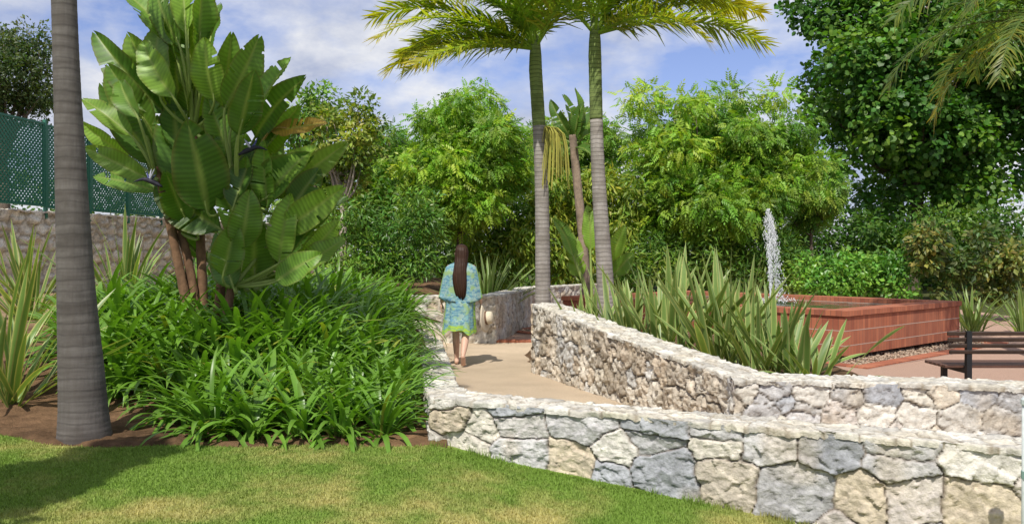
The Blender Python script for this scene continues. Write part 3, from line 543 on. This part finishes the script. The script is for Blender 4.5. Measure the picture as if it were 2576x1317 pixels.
# ------------------------------------------------------------------ giant bird of paradise
rg=np.random.default_rng(15); D0=9.3
sroot=thing('bird_of_paradise','giant bird of paradise with huge paddle leaves behind the agapanthus bed','plant',pz(505,D0,.6))
def paddle(B,T,w,nv,col,rg,fold=.28,bow=.06,tear=0,ns=38):
    B=np.array(B);T=np.array(T); L=np.linalg.norm(T-B); ax=(T-B)/L; nv=nrm(nv-ax*(nv@ax)); sd=np.cross(ax,nv); s=np.linspace(0,1,ns)
    mid=B+np.outer(s,T-B)+np.outer(np.sin(np.pi*s)*bow*L,nv)-np.outer(s**3*.05*L,nv); wp=w/2*np.clip(np.sin(np.pi*np.clip(s,0,1)**.75),0,1)**.62; wp[0]=w*.06; wp[-1]=w*.03
    alt=((np.arange(ns)%2)*2-1); tl=[-1,-.8,-.5,-.2,-.03,0,.03,.2,.5,.8,1]; V=np.zeros((ns,11,3)); cl=np.zeros((ns,11,3)); strip=1+.2*alt*rg.uniform(.5,1); ph=rg.uniform(0,6); f1,f2=rg.uniform(.6,1.3,2)
    for j,t in enumerate(tl):
        rip=.014*np.sin(s*15+ph+t*2)*abs(t)+alt*.005*(abs(t)>.1)*min(1,w*3); ff=fold*(f1 if t<0 else f2)
        V[:,j]=mid+sd*(t*wp*math.cos(min(1.3,ff)))[:,None]+nv*(abs(t)**1.2*wp*math.sin(min(1.3,ff))+rip)[:,None]+ax*(abs(t)*w*.12)
        cl[:,j]=np.array(col)[None]*strip[:,None]*(1+.05*rg.normal())
        if abs(t)<.05: cl[:,j]=np.array(col)*.5+np.array([.26,.30,.08])*.6
        if abs(t)==1: cl[:,j]=cl[:,j]*.6+np.array([.18,.12,.04])*.4
    F=[]; tr={0:{},1:{}}
    for k in range(tear): tr[int(rg.integers(0,2))][int(rg.integers(5,ns-5))]=int(rg.integers(1,5))
    for i in range(ns-1):
        for j in range(10):
            e=tr[0 if j<5 else 1].get(i,0); jj=j if j<5 else 9-j
            if jj<e: continue
            q=i*11+j; F.append([q,q+1,q+12,q+11])
    return V.reshape(-1,3),F,cl.reshape(-1,3)
heads=[((505,800),(470,640),(430,540)),((515,800),(500,500),(488,300)),((540,820),(565,640),(600,470)),((560,830),(575,760),(590,690)),((490,800),(440,620),(395,420))]
HP=[]
for hpts in heads:
    dd=D0+rg.uniform(-.3,.3); pts=[P(q[0],q[1],dd) for q in hpts]; pts[0][2]=.55; cv=curve(pts,30); rr=np.linspace(.058,.036,30)*(1+.16*((np.arange(30)*.5)%1)); V,F=tube(cv,rr,10)
    cl=np.array([.16,.09,.05])*(1+.7*vnoise(V*[16,16,4],3))[:,None]; mk('stem',V,F,M['bark'],sroot,col=cl,smooth=True); HP.append((hpts[-1],dd,cv[-1]))
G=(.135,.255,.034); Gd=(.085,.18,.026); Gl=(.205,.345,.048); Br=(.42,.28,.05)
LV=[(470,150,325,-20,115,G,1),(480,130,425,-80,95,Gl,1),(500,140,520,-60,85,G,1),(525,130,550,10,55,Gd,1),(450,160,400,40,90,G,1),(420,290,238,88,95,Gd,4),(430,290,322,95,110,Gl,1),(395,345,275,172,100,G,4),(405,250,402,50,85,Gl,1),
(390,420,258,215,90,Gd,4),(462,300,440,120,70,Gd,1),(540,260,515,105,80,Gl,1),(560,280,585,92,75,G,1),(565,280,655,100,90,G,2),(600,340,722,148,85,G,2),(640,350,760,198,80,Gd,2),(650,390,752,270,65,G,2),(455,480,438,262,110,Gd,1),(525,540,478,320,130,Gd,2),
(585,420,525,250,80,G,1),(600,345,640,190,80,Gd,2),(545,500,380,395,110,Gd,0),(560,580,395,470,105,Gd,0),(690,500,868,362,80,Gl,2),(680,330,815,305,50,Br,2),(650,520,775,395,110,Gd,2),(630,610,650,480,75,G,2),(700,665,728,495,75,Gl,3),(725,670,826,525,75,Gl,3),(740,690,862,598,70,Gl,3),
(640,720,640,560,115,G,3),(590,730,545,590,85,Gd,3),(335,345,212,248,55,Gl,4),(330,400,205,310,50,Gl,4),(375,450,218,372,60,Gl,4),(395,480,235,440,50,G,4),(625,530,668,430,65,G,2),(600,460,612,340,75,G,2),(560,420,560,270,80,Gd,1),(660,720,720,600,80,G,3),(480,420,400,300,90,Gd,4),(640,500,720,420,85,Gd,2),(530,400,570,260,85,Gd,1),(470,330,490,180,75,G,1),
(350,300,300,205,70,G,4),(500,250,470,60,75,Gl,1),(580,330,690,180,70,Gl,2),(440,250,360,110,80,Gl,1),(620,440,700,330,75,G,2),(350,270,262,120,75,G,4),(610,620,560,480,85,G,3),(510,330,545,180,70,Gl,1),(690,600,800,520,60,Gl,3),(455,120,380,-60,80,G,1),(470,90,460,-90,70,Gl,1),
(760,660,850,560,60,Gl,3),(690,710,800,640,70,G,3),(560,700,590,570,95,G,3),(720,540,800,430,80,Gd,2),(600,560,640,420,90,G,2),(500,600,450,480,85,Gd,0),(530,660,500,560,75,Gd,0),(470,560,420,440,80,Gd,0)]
for k in range(9):
    bx=rg.uniform(580,730); by=rg.uniform(430,710); LV.append((bx,by,bx+rg.uniform(-40,130)+(bx-560)*.2,by-rg.uniform(110,185),rg.uniform(55,80),[G,Gd,Gl][int(rg.integers(0,3))],3 if by>600 else 2))
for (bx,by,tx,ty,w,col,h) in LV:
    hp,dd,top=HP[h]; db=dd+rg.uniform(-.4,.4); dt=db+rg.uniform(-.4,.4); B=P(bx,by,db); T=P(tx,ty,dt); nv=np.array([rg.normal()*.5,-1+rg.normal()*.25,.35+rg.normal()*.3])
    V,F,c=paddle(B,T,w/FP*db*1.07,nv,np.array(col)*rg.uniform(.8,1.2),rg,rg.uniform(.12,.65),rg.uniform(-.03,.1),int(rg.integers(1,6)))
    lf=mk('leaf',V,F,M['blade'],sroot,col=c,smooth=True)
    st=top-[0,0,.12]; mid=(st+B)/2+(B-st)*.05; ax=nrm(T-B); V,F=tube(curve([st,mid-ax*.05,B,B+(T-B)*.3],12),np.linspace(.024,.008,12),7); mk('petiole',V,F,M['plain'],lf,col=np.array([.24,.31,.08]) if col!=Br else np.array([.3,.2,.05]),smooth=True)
for (px,py,sgn) in ((385,458,-1),(625,378,1)):
    b=P(px,py,D0-.4); m=MB(); m.add(*tube(curve([b+[-sgn*.1,0,-.05],b,b+[sgn*.1,0,.03],b+[sgn*.2,0,.0]],10),np.array([.012,.022,.034,.036,.034,.03,.024,.018,.011,.003])*.75,8),c=(.022,.02,.035))
    for k in range(5):
        e=b+np.array([sgn*rg.uniform(-.04,.1),rg.normal()*.03,rg.uniform(.07,.14)]); m.add(*tube(curve([b+[sgn*.03,0,.02],(b+e)/2+[sgn*.02,0,.0],e],5),[.008,.012,.011,.008,.002],5),c=(.4,.4,.46) if k<3 else (.06,.07,.2))
    m.mk('flower',M['plain'],sroot,smooth=True)
s2=thing('bird_of_paradise','slender bird of paradise with a leaning trunk between the twin palms','plant',pz(1478,17.5))
cv=curve([P(1480,790,17.5),P(1466,600,17.5),P(1448,420,17.5),P(1440,340,17.5)],24); V,F=tube(cv,np.linspace(.10,.075,24)*(1+.1*((np.arange(24)*.5)%1)),10); mk('stem',V,F,M['bark'],s2,col=np.array([.24,.18,.13])*(1+.4*vnoise(V*[9,9,5],3))[:,None],smooth=True)
for (bx,by,tx,ty,w,col) in [(1440,350,1385,255,42,Gd),(1442,340,1420,240,40,Gd),(1445,340,1450,225,42,G),(1448,345,1480,270,40,Gd),(1450,360,1500,330,36,G),(1435,360,1390,330,36,Gd),(1446,350,1465,260,40,Gd),(1450,370,1490,390,36,Gd),(1436,370,1400,400,36,Gd),(1440,350,1405,290,36,G),(1448,350,1475,300,36,G)]:
    V,F,c=paddle(P(bx,by,17.5),P(tx,ty,17.5+rg.normal()*.3),w/FP*17.5*1.0,np.array([rg.normal()*.7,-1,.5]),np.array(col)*.9,rg,.5,.08,8); lf=mk('leaf',V,F,M['blade'],s2,col=c,smooth=True)
    V,F=tube(curve([cv[-1]-[0,0,.2],P(bx,by,17.5),P(bx*.7+tx*.3,by*.7+ty*.3,17.5)],8),np.linspace(.03,.01,8),6); mk('petiole',V,F,M['plain'],lf,col=np.array([.18,.24,.06]),smooth=True)
s3=thing('banana_plant','low paddle-leaved plant sprouting at the foot of the right twin palm','plant',pz(1500,14.2,.1)); hb=P(1490,790,14.2)
for (tx,ty,w,col) in [(1420,590,50,Gl),(1480,520,45,Gl),(1550,600,50,Gl),(1590,640,45,G),(1395,550,45,G),(1570,570,40,Gl),(1440,650,45,Gl)]:
    T=P(tx,ty,14.2+rg.normal()*.3); B=hb+(T-hb)*.5+[0,0,.15]; V,F,c=paddle(B,T,w/FP*14.2*1.1,np.array([rg.normal()*.4,-1,.6]),np.array(col)*1.15,rg,.35,.08,2); lf=mk('leaf',V,F,M['blade'],s3,col=c,smooth=True)
    V,F=tube(curve([hb,(hb+B)/2+[0,0,.05],B,B+(T-B)*.3],9),np.linspace(.03,.01,9),6); mk('petiole',V,F,M['plain'],lf,col=np.array([.24,.32,.08]),smooth=True)

# ------------------------------------------------------------------ fence panels
def fence_panel():
    root=thing('fence_panel','green lattice fence panel on the rubble wall, first from the left edge','fence',(0,0,0),'green lattice fence panels on the rubble wall'); g=(.03,.15,.10); Wd,Ht=1.54,1.85
    m=MB(); m.add(*box((0,0,1.0),(.07,.07,2.25)),c=g); m.mk('post',M['metal'],root,local=True)
    m=MB()
    for c_,s_ in (((.045+Wd/2,0,.15),(Wd,.05,.05)),((.045+Wd/2,0,.15+Ht),(Wd,.05,.05)),((.07,0,.15+Ht/2),(.05,.046,Ht)),((.02+Wd,0,.15+Ht/2),(.05,.046,Ht))): m.add(*box(c_,s_),c=g)
    m.mk('frame',M['metal'],root,local=True); m=MB()
    for dr in (1,-1):
        k=-Ht
        while k<Wd+Ht:
            ts_=sorted([(0-k)/dr,(Wd-k)/dr]); t0=max(0,ts_[0]); t1=min(Ht,ts_[1])
            if t1>t0+.02:
                a=np.array([.045+k+dr*t0,.15+t0]); b=np.array([.045+k+dr*t1,.15+t1]); d=nrm(b-a); n_=np.array([-d[1],d[0]])*.022; y0=.006*dr
                q=[a-n_,b-n_,b+n_,a+n_]; V=[[x_,y0-.004,z_] for x_,z_ in q]+[[x_,y0+.004,z_] for x_,z_ in q]
                m.add(V,[[0,1,2,3],[7,6,5,4],[0,4,5,1],[3,2,6,7]],c=np.array(g)*1.1)
            k+=.11
    m.mk('lattice',M['metal'],root,local=True); return root
fp=fence_panel(); A=np.array([-11.02,16.2]); dv=nrm(np.array([.8,6.])); rz=math.atan2(dv[1],dv[0]); order=['first','second','third','fourth','fifth','sixth']
for i in range(6):
    if i==0: r=fp
    else:
        r=fp.copy(); C.objects.link(r)
        for ch in fp.children: c2=ch.copy(); C.objects.link(c2); c2.parent=r
    q=A+dv*1.62*i; r.location=(q[0],q[1],2.5+.01*i-.04*(i>1)); r.rotation_euler=(0,0,rz); r['label']='green lattice fence panel on the rubble wall, %s from the left edge'%order[i]

# ------------------------------------------------------------------ fountain
ang=math.radians(41); ex=np.array([math.cos(ang),math.sin(ang)]); ey=np.array([-math.sin(ang),math.cos(ang)]); HX,HY2=2.0,2.9; RZ=.74
NC=np.array([4.8,12.3]); cxy=NC+HX*ex+HY2*ey
fr=thing('brick_fountain','raised red brick fountain basin with a water jet','fountain',(cxy[0],cxy[1],0),rz=ang)
def ringface(hx,hy,z0,z1,inward=False,voff=0,oy=0):
    V=[];F=[];U=[]; cs=[(-hx,-hy+oy),(hx,-hy+oy),(hx,hy+oy),(-hx,hy+oy)]; n=0
    for i in range(4):
        a,b=cs[i],cs[(i+1)%4]; ln=math.hypot(b[0]-a[0],b[1]-a[1]); V+=[[*a,z0],[*b,z0],[*b,z1],[*a,z1]]; U+=[[0,voff+z0,0],[ln,voff+z0,0],[ln,voff+z1,0],[0,voff+z1,0]]; f=[n,n+1,n+2,n+3]; F.append(f[::-1] if inward else f); n+=4
    return np.array(V),F,np.array(U)
def ringtop(hx,hy,w,z,flip=False,oy=0):
    V=[];F=[];U=[];n=0; s=[(-1,-1),(1,-1),(1,1),(-1,1)]
    for i in range(4):
        a,b=s[i],s[(i+1)%4]; A_=[a[0]*hx,a[1]*hy+oy]; B_=[b[0]*hx,b[1]*hy+oy]; ln=math.hypot(B_[0]-A_[0],B_[1]-A_[1])
        V+=[[*A_,z],[*B_,z],[b[0]*(hx-w),b[1]*(hy-w)+oy,z],[a[0]*(hx-w),a[1]*(hy-w)+oy,z]]; U+=[[0,.013,0],[ln,.013,0],[ln-w,.211,0],[w,.211,0]]; f=[n,n+1,n+2,n+3]; F.append(f[::-1] if flip else f); n+=4
    return np.array(V),F,np.array(U)
m=MB(); m.add(*ringface(HX,HY2,.09,RZ-.08,voff=-.012)); m.add(*ringface(HX-.34,HY2-.34,.1,RZ-.08,True)); m.add(*ringtop(HX,HY2,.34,.09,True)); m.mk('basin',M['brick'],fr,local=True)
m=MB(); m.add(*ringface(HX+.025,HY2+.025,RZ-.08,RZ,voff=-.64)); m.add(*ringface(HX-.35,HY2-.35,RZ-.12,RZ,True)); m.add(*ringtop(HX+.025,HY2+.025,.375,RZ)); m.add(*ringtop(HX+.025,HY2+.025,.375,RZ-.083,True)); m.mk('coping',M['brick'],fr,local=True)
m=MB(); m.add(*ringface(HX-.3,HY2-.3,-.05,.1)); m.mk('plinth',M['brick'],fr,local=True)
off=np.array([.41,.1]); jx,jy=float(off@ex),float(off@ey)
X,Y=np.meshgrid(np.linspace(-HX+.345,HX-.345,36),np.linspace(-HY2+.345,HY2-.345,48)); rr=np.hypot(X-jx,Y-jy); Z=RZ-.1+.008*n2(X,Y,4)+.02*np.sin(rr*14)*np.exp(-rr*1.1); mk('water',np.stack([X,Y,Z],2).reshape(-1,3),gridF(48,36),M['water'],fr,smooth=True,local=True)
m=MB(); m.add(*tube([[jx,jy,.3],[jx,jy,.58],[jx,jy,.68]],[.05,.05,.03],10),c=(.1,.1,.1)); m.mk('nozzle',M['metal'],fr,local=True)
rg=np.random.default_rng(31); m=MB(); ov,of=ellip((0,0,0),(1,1,1),5,3); JT=2.38; WR=np.array([math.cos(ang),-math.sin(ang)])
for k in range(4):
    a=rg.uniform(0,6.28); zt=rg.uniform(1.5,JT-.15); pts=curve([[jx,jy,.65],[jx-WR[0]*.02+.008*k-.01,jy-WR[1]*.02,1.2],[jx-WR[0]*.04+.03*math.cos(a),jy-WR[1]*.04+.03*math.sin(a),zt]],22); m.add(*tube(pts,np.linspace(.010,.007,22)*(1+.6*rg.normal(size=22).clip(-1,1)),6))
for k in range(2600):
    t=rg.random()
    if rg.random()<.55: z=.68+(JT-.66)*t**.8; sp=(.008+.06*t)*(1-.75*ss(.75,1,t)); of_=-.05*t; lx=jx+WR[0]*of_+rg.normal()*sp; ly=jy+WR[1]*of_+rg.normal()*sp; st=rg.uniform(1.5,4)
    else:
        z=JT-.12-(JT-.8)*t; of_=-.03+.17*t**.5; lx=jx+WR[0]*of_+rg.normal()*(.015+.06*t); ly=jy+WR[1]*of_+rg.normal()*(.015+.06*t); st=rg.uniform(1.5,4.5)
    r=rg.uniform(.0025,.007); m.add(ov*[r,r,r*st]+[lx,ly,z],of)
for k in range(220):
    a=rg.uniform(0,6.28); r0=rg.uniform(.02,.5); r=rg.uniform(.005,.014); m.add(ov*r+[jx+r0*math.cos(a),jy+r0*math.sin(a),RZ-.08+rg.uniform(0,.1)],of)
m.mk('water_jet',M['jet'],fr,local=True,smooth=True)
ed=thing('brick_edging','flat red brick border laid in the paving around the fountain','edging',(cxy[0],cxy[1],0),rz=ang); EX2,EY2,OY=HX+.55,3.85,.35
m=MB(); m.add(*ringtop(EX2,EY2,.22,.03,oy=OY)); m.add(*ringface(EX2,EY2,-.02,.03,oy=OY)); m.add(*ringface(EX2-.22,EY2-.22,-.02,.03,True,oy=OY)); e_=m.mk('brick_band',M['brick'],ed,local=True)
b2=thing('brick_edging','low red brick band crossing the sandy path behind the woman','edging',(.35,15.2,0)); m=MB()
Vb=[[-.75,-.13,.035],[.75,-.13,.035],[.75,.13,.035],[-.75,.13,.035],[-.75,-.13,-.02],[.75,-.13,-.02],[.75,-.13,.035],[-.75,-.13,.035]]; Ub=[[0,.013,0],[1.5,.013,0],[1.5,.211,0],[0,.211,0],[0,.06,0],[1.5,.06,0],[1.5,.115,0],[0,.115,0]]
m.add(Vb,[[0,1,2,3],[4,5,6,7]],np.array(Ub)); m.mk('brick_band',M['brick'],b2,local=True)
rg=np.random.default_rng(3); n=9000; a=np.stack([rg.uniform(-EX2+.24,EX2-.24,n),rg.uniform(-EY2+.24+OY,EY2-.24+OY,n)],1); k=(np.abs(a[:,0])>HX-.35)|(np.abs(a[:,1])>HY2-.35); a=a[k]; n=len(a); ca,sa=math.cos(ang),math.sin(ang); pos=np.stack([a[:,0]*ca-a[:,1]*sa+cxy[0],a[:,0]*sa+a[:,1]*ca+cxy[1],rg.uniform(.008,.026,n)],1)
ph=ellip((0,0,0),(1,.8,.6),6,3); th=rg.uniform(0,6.28,n); Mx=np.zeros((n,3,3)); Mx[:,0,0]=np.cos(th);Mx[:,0,1]=-np.sin(th);Mx[:,1,0]=np.sin(th);Mx[:,1,1]=np.cos(th);Mx[:,2,2]=1; Mx*=rg.uniform(.016,.034,n)[:,None,None]
V,F=inst((ph[0],np.array(ph[1])),Mx,pos); c=np.array([.33,.25,.18])*rg.uniform(.5,1.3,n)[:,None]; tag(mk('pebbles',V,F,M['plain'],col=np.repeat(c,len(ph[0]),0),smooth=True),'loose pale pebbles between the fountain and its brick border','pebbles',kind='stuff')

# ------------------------------------------------------------------ bench
bx0,bx1,by=4.34,6.1,8.55
br=thing('park_bench','dark wooden slatted bench with black metal legs behind the wall at right','bench',((bx0+bx1)/2,by,0)); wc=(.05,.03,.02)
m=MB()
for k in range(4): m.add(*box(((bx0+bx1)/2,by-.035+.006*k-.02*k,.765-.06*k),(bx1-bx0,.024,.038),tilt=.14),c=np.array(wc)*(1-.08*k))
o=m.mk('backrest',M['wood'],br); bv=o.modifiers.new('bevel','BEVEL'); bv.width=.005
m=MB()
for k in range(5): m.add(*box(((bx0+bx1)/2,by+.04+.09*k,.43),(bx1-bx0,.07,.03)),c=(.10,.05,.035))
o=m.mk('seat',M['wood'],br); bv=o.modifiers.new('bevel','BEVEL'); bv.width=.005
for x in (bx0+.2,bx1-.22):
    m=MB(); m.add(*box((x,by-.055,.40),(.05,.05,.78)),c=(.012,.013,.014)); m.add(*box((x,by+.2,.39),(.048,.5,.045)),c=(.012,.013,.014)); m.add(*box((x,by+.42,.19),(.05,.05,.39)),c=(.012,.013,.014)); m.add(*box((x,by+.18,.012),(.06,.6,.024)),c=(.012,.013,.014)); m.mk('leg',M['metal'],br)
PX=2.608; po=thing('post','thin white post at the right edge in front of the block wall','post',(PX,4.3,-.2)); m=MB(); m.add(*tube([[PX,4.3,-.35],[PX,4.3,.2],[PX,4.3,.8]],[.034,.034,.034],16),c=(.66,.70,.68)); m.mk('pole',M['metal'],po,smooth=True)
m=MB(); m.add(*tube([[PX,4.3,.795],[PX,4.3,.82],[PX,4.3,.845]],[.04,.04,.02],16),c=(.6,.65,.65)); m.mk('cap',M['metal'],po); m=MB(); m.add(*tube([[PX,4.3,.42],[PX,4.3,.46]],[.037,.037],16),c=(.25,.4,.36)); m.mk('band',M['metal'],po)

# ------------------------------------------------------------------ woman
wx,wy=-.715,12.0; wr=thing('person','woman with long dark hair in a teal and lime kaftan walking away barefoot','person',(wx,wy,0))
m=MB()
def tb(p,r,ns=12): m.add(*tube(curve(p,4*len(p)),np.interp(np.linspace(0,1,4*len(p)),np.linspace(0,1,len(r)),r),ns))
m.add(*ellip((0,0,1.56),(.075,.092,.112),20,14)); m.add(*ellip((0,.085,1.555),(.012,.022,.02))); m.add(*ellip((0,.02,1.49),(.055,.072,.05)))
for s in(-1,1): m.add(*ellip((s*.078,-.005,1.555),(.012,.022,.033)))
m.add(*ellip((0,.082,1.515),(.024,.012,.008)))
tb([(0,-.01,1.50),(0,-.012,1.44),(0,-.01,1.36)],[.052,.05,.06])
m.add(*ellip((0,0,1.30),(.165,.10,.13),18,10)); m.add(*ellip((0,0,1.17),(.135,.09,.16),18,10)); m.add(*ellip((0,0,.98),(.155,.105,.16),18,10)); m.add(*ellip((0,-.03,.9),(.16,.11,.11),18,10))
for s in(-1,1):
    m.add(*ellip((s*.16,0,1.36),(.05,.05,.05)))
    el=(s*.225,-.02,1.10); wrist=(s*.275,.035,.875); tb([(s*.16,0,1.36),(s*.195,-.01,1.23),el],[.048,.042,.036]); tb([el,(s*.258,.005,.98),wrist],[.037,.033,.024]); m.add(*ellip((s*.28,.048,.825),(.02,.038,.05)))
    for k,(yo,ln) in enumerate(((.016,.07),(.037,.078),(.057,.074),(.077,.06))):
        tb([(s*.281,yo+.01,.80),(s*.281,yo+.012,.80-ln*.5),(s*.268,yo+.012,.80-ln)],[.0105,.0098,.0085],8)
    tb([(s*.275,.08,.845),(s*.262,.10,.81),(s*.255,.105,.775)],[.012,.011,.009],8)
tb([(-.085,.0,.9),(-.084,.06,.68),(-.08,.10,.47)],[.085,.07,.052]); tb([(-.08,.10,.47),(-.076,.09,.33),(-.07,.13,.09)],[.05,.053,.032])
tb([(-.07,.10,.05),(-.071,.17,.06),(-.073,.25,.035),(-.075,.32,.02)],[.033,.04,.034,.018]); m.add(*ellip((-.07,.10,.035),(.031,.035,.033)))
tb([(.085,.0,.9),(.08,-.01,.68),(.07,-.03,.47)],[.085,.07,.052]); tb([(.07,-.03,.47),(.058,-.13,.33),(.04,-.24,.17)],[.05,.054,.033])
tb([(.04,-.265,.155),(.04,-.225,.10),(.04,-.185,.045),(.041,-.12,.02)],[.034,.037,.035,.018]); m.add(*ellip((.04,-.262,.15),(.03,.034,.036)))
for ff in ((-.075,.335,.014),(.041,-.105,.014)):
    for k in range(5): tb([(ff[0]+(k-2)*.014,ff[1]-.05,ff[2]+.006),(ff[0]+(k-2)*.016,ff[1]-.01-abs(k-2)*.006,ff[2])],[.010,.008],6)
V,F,c=m.out(); body=mk('body',V,F,M['skin'],wr,local=True); md=body.modifiers.new('remesh','REMESH'); md.mode='VOXEL'; md.voxel_size=.0055; md.use_smooth_shade=True; sm=body.modifiers.new('smooth','SMOOTH'); sm.iterations=3; sm.factor=.5
dg=bpy.context.evaluated_depsgraph_get(); nm=bpy.data.meshes.new_from_object(body.evaluated_get(dg)); body.modifiers.clear(); body.data=nm
nm.color_attributes.new('Col','FLOAT_COLOR','POINT'); a=nm.color_attributes['Col']; a.data.foreach_set('color',np.tile([.58,.37,.27,1.],len(nm.vertices)))
if len(nm.materials)==0: nm.materials.append(M['skin'])
nm.polygons.foreach_set('use_smooth',[True]*len(nm.polygons))
zs=np.concatenate([np.linspace(1.445,.925,22),[.905,.895],np.linspace(.87,.47,20)]); ha=np.interp(zs,[.46,.6,.75,.893,.906,.93,1.05,1.2,1.31,1.38,1.415,1.445],[.24,.225,.21,.205,.29,.308,.29,.262,.238,.21,.16,.075]); hb_=np.interp(zs,[.46,.7,.9,1.05,1.2,1.32,1.4,1.445],[.20,.17,.15,.14,.135,.13,.105,.07]); xo=np.interp(zs,[.46,.9,1.4],[-.03,-.01,0])
nt_=72; th=np.linspace(0,2*np.pi,nt_,endpoint=False); V=[];cl=[]
for i,z in enumerate(zs):
    fo=1+(.07*np.sin(th*7+1+z*1.5)+.045*np.sin(th*13+z*4))*np.clip((1.4-z)*1.3,0,1); ex_=.9; x=np.sign(np.cos(th))*np.abs(np.cos(th))**ex_*ha[i]*(1+.4*(fo-1))+xo[i]; y=np.sin(th)*hb_[i]*fo-.012; zz=z+(.035*np.sin(th*3+.6)+.015*np.sin(th*8) if z<.62 else 0)+(.03*np.sin(th*2+1)*(.905<=z<.97))
    V.append(np.stack([x,y,zz+0*x],1)); bd=((np.abs(np.cos(th))>.955)&(z<1.36)&(z>.90))|((np.abs(np.cos(th))>.93)&(z<=.90))|(z<.535); cl.append(np.stack([bd*1.,0*bd,0*bd],1))
V=np.concatenate(V); cl=np.concatenate(cl); F=[]
for i in range(len(zs)-1):
    for j in range(nt_): k=(j+1)%nt_; F.append([i*nt_+j,i*nt_+k,(i+1)*nt_+k,(i+1)*nt_+j])
mk('kaftan',V,F,M['kaftan'],wr,col=cl,smooth=True,local=True)
zs=np.array([1.695,1.69,1.675,1.65,1.61,1.56,1.5,1.44,1.38,1.3,1.2,1.12,1.06,1.02,.99,.96]); ha=np.array([.004,.035,.06,.078,.088,.092,.09,.088,.09,.095,.096,.09,.08,.068,.05,.015]); hd=np.array([.004,.04,.066,.088,.1,.1,.085,.07,.058,.05,.045,.04,.036,.03,.02,.006]); yo=np.array([0,-.005,-.01,-.018,-.026,-.034,-.055,-.085,-.112,-.135,-.15,-.155,-.155,-.155,-.155,-.155])
n0=len(zs); ti=np.linspace(0,n0-1,48); ip=lambda a_: np.interp(ti,np.arange(n0),a_); zs,ha,hd,yo=map(ip,(zs,ha,hd,yo)); nt_=64; th=np.linspace(0,2*np.pi,nt_,endpoint=False); V=[]
for i in range(48):
    st=1+.05*np.sin(th*17+3*np.sin(zs[i]*5))+.03*np.sin(th*29+zs[i]*6); tipj=(.09*np.sin(th*11)+.06*np.sin(th*23))*(1.2-zs[i])*(zs[i]<1.2)*1.5; V.append(np.stack([np.cos(th)*ha[i]*(1+(st-1)*.8)+.012*np.sin(zs[i]*9),np.sin(th)*hd[i]*st+yo[i],zs[i]+tipj],1))
V=np.concatenate(V); F=[]
for i in range(47):
    for j in range(nt_):
        k=(j+1)%nt_
        if 1.44<zs[i]<1.66 and math.sin(th[j])>.55: continue
        F.append([i*nt_+j,(i+1)*nt_+j,(i+1)*nt_+k,i*nt_+k])
mk('hair',V,F,M['hair'],wr,smooth=True,local=True)
hc=np.array([wx+.335,wy+.06,.655]); hr=thing('sun_hat','cream straw sun hat hanging from the right hand of the woman','hat',hc); hr.rotation_euler=(0,math.radians(82),math.radians(-14))
def lathe(pr,ns=36):
    V=[];F=[]
    for r,z in pr:
        for j in range(ns): a=2*math.pi*j/ns; V.append([r*math.cos(a),r*math.sin(a),z+(.012*math.sin(2*a) if r>.12 else 0)])
    for i in range(len(pr)-1):
        for j in range(ns): k=(j+1)%ns; F.append([i*ns+j,i*ns+k,(i+1)*ns+k,(i+1)*ns+j])
    return np.array(V),F
V,F=lathe([(.2,-.015),(.2,-.01),(.16,.0),(.11,.005),(.095,.01)]); mk('brim',V,F,M['straw'],hr,col=np.array([.62,.54,.40]),smooth=True,local=True)
V,F=lathe([(.095,.01),(.09,.06),(.08,.1),(.05,.115),(.005,.12)]); mk('crown',V,F,M['straw'],hr,col=np.array([.62,.54,.40]),smooth=True,local=True)
V,F=lathe([(.0965,.012),(.0945,.04)]); mk('ribbon',V,F,M['plain'],hr,col=np.array([.14,.08,.05]),smooth=True,local=True)
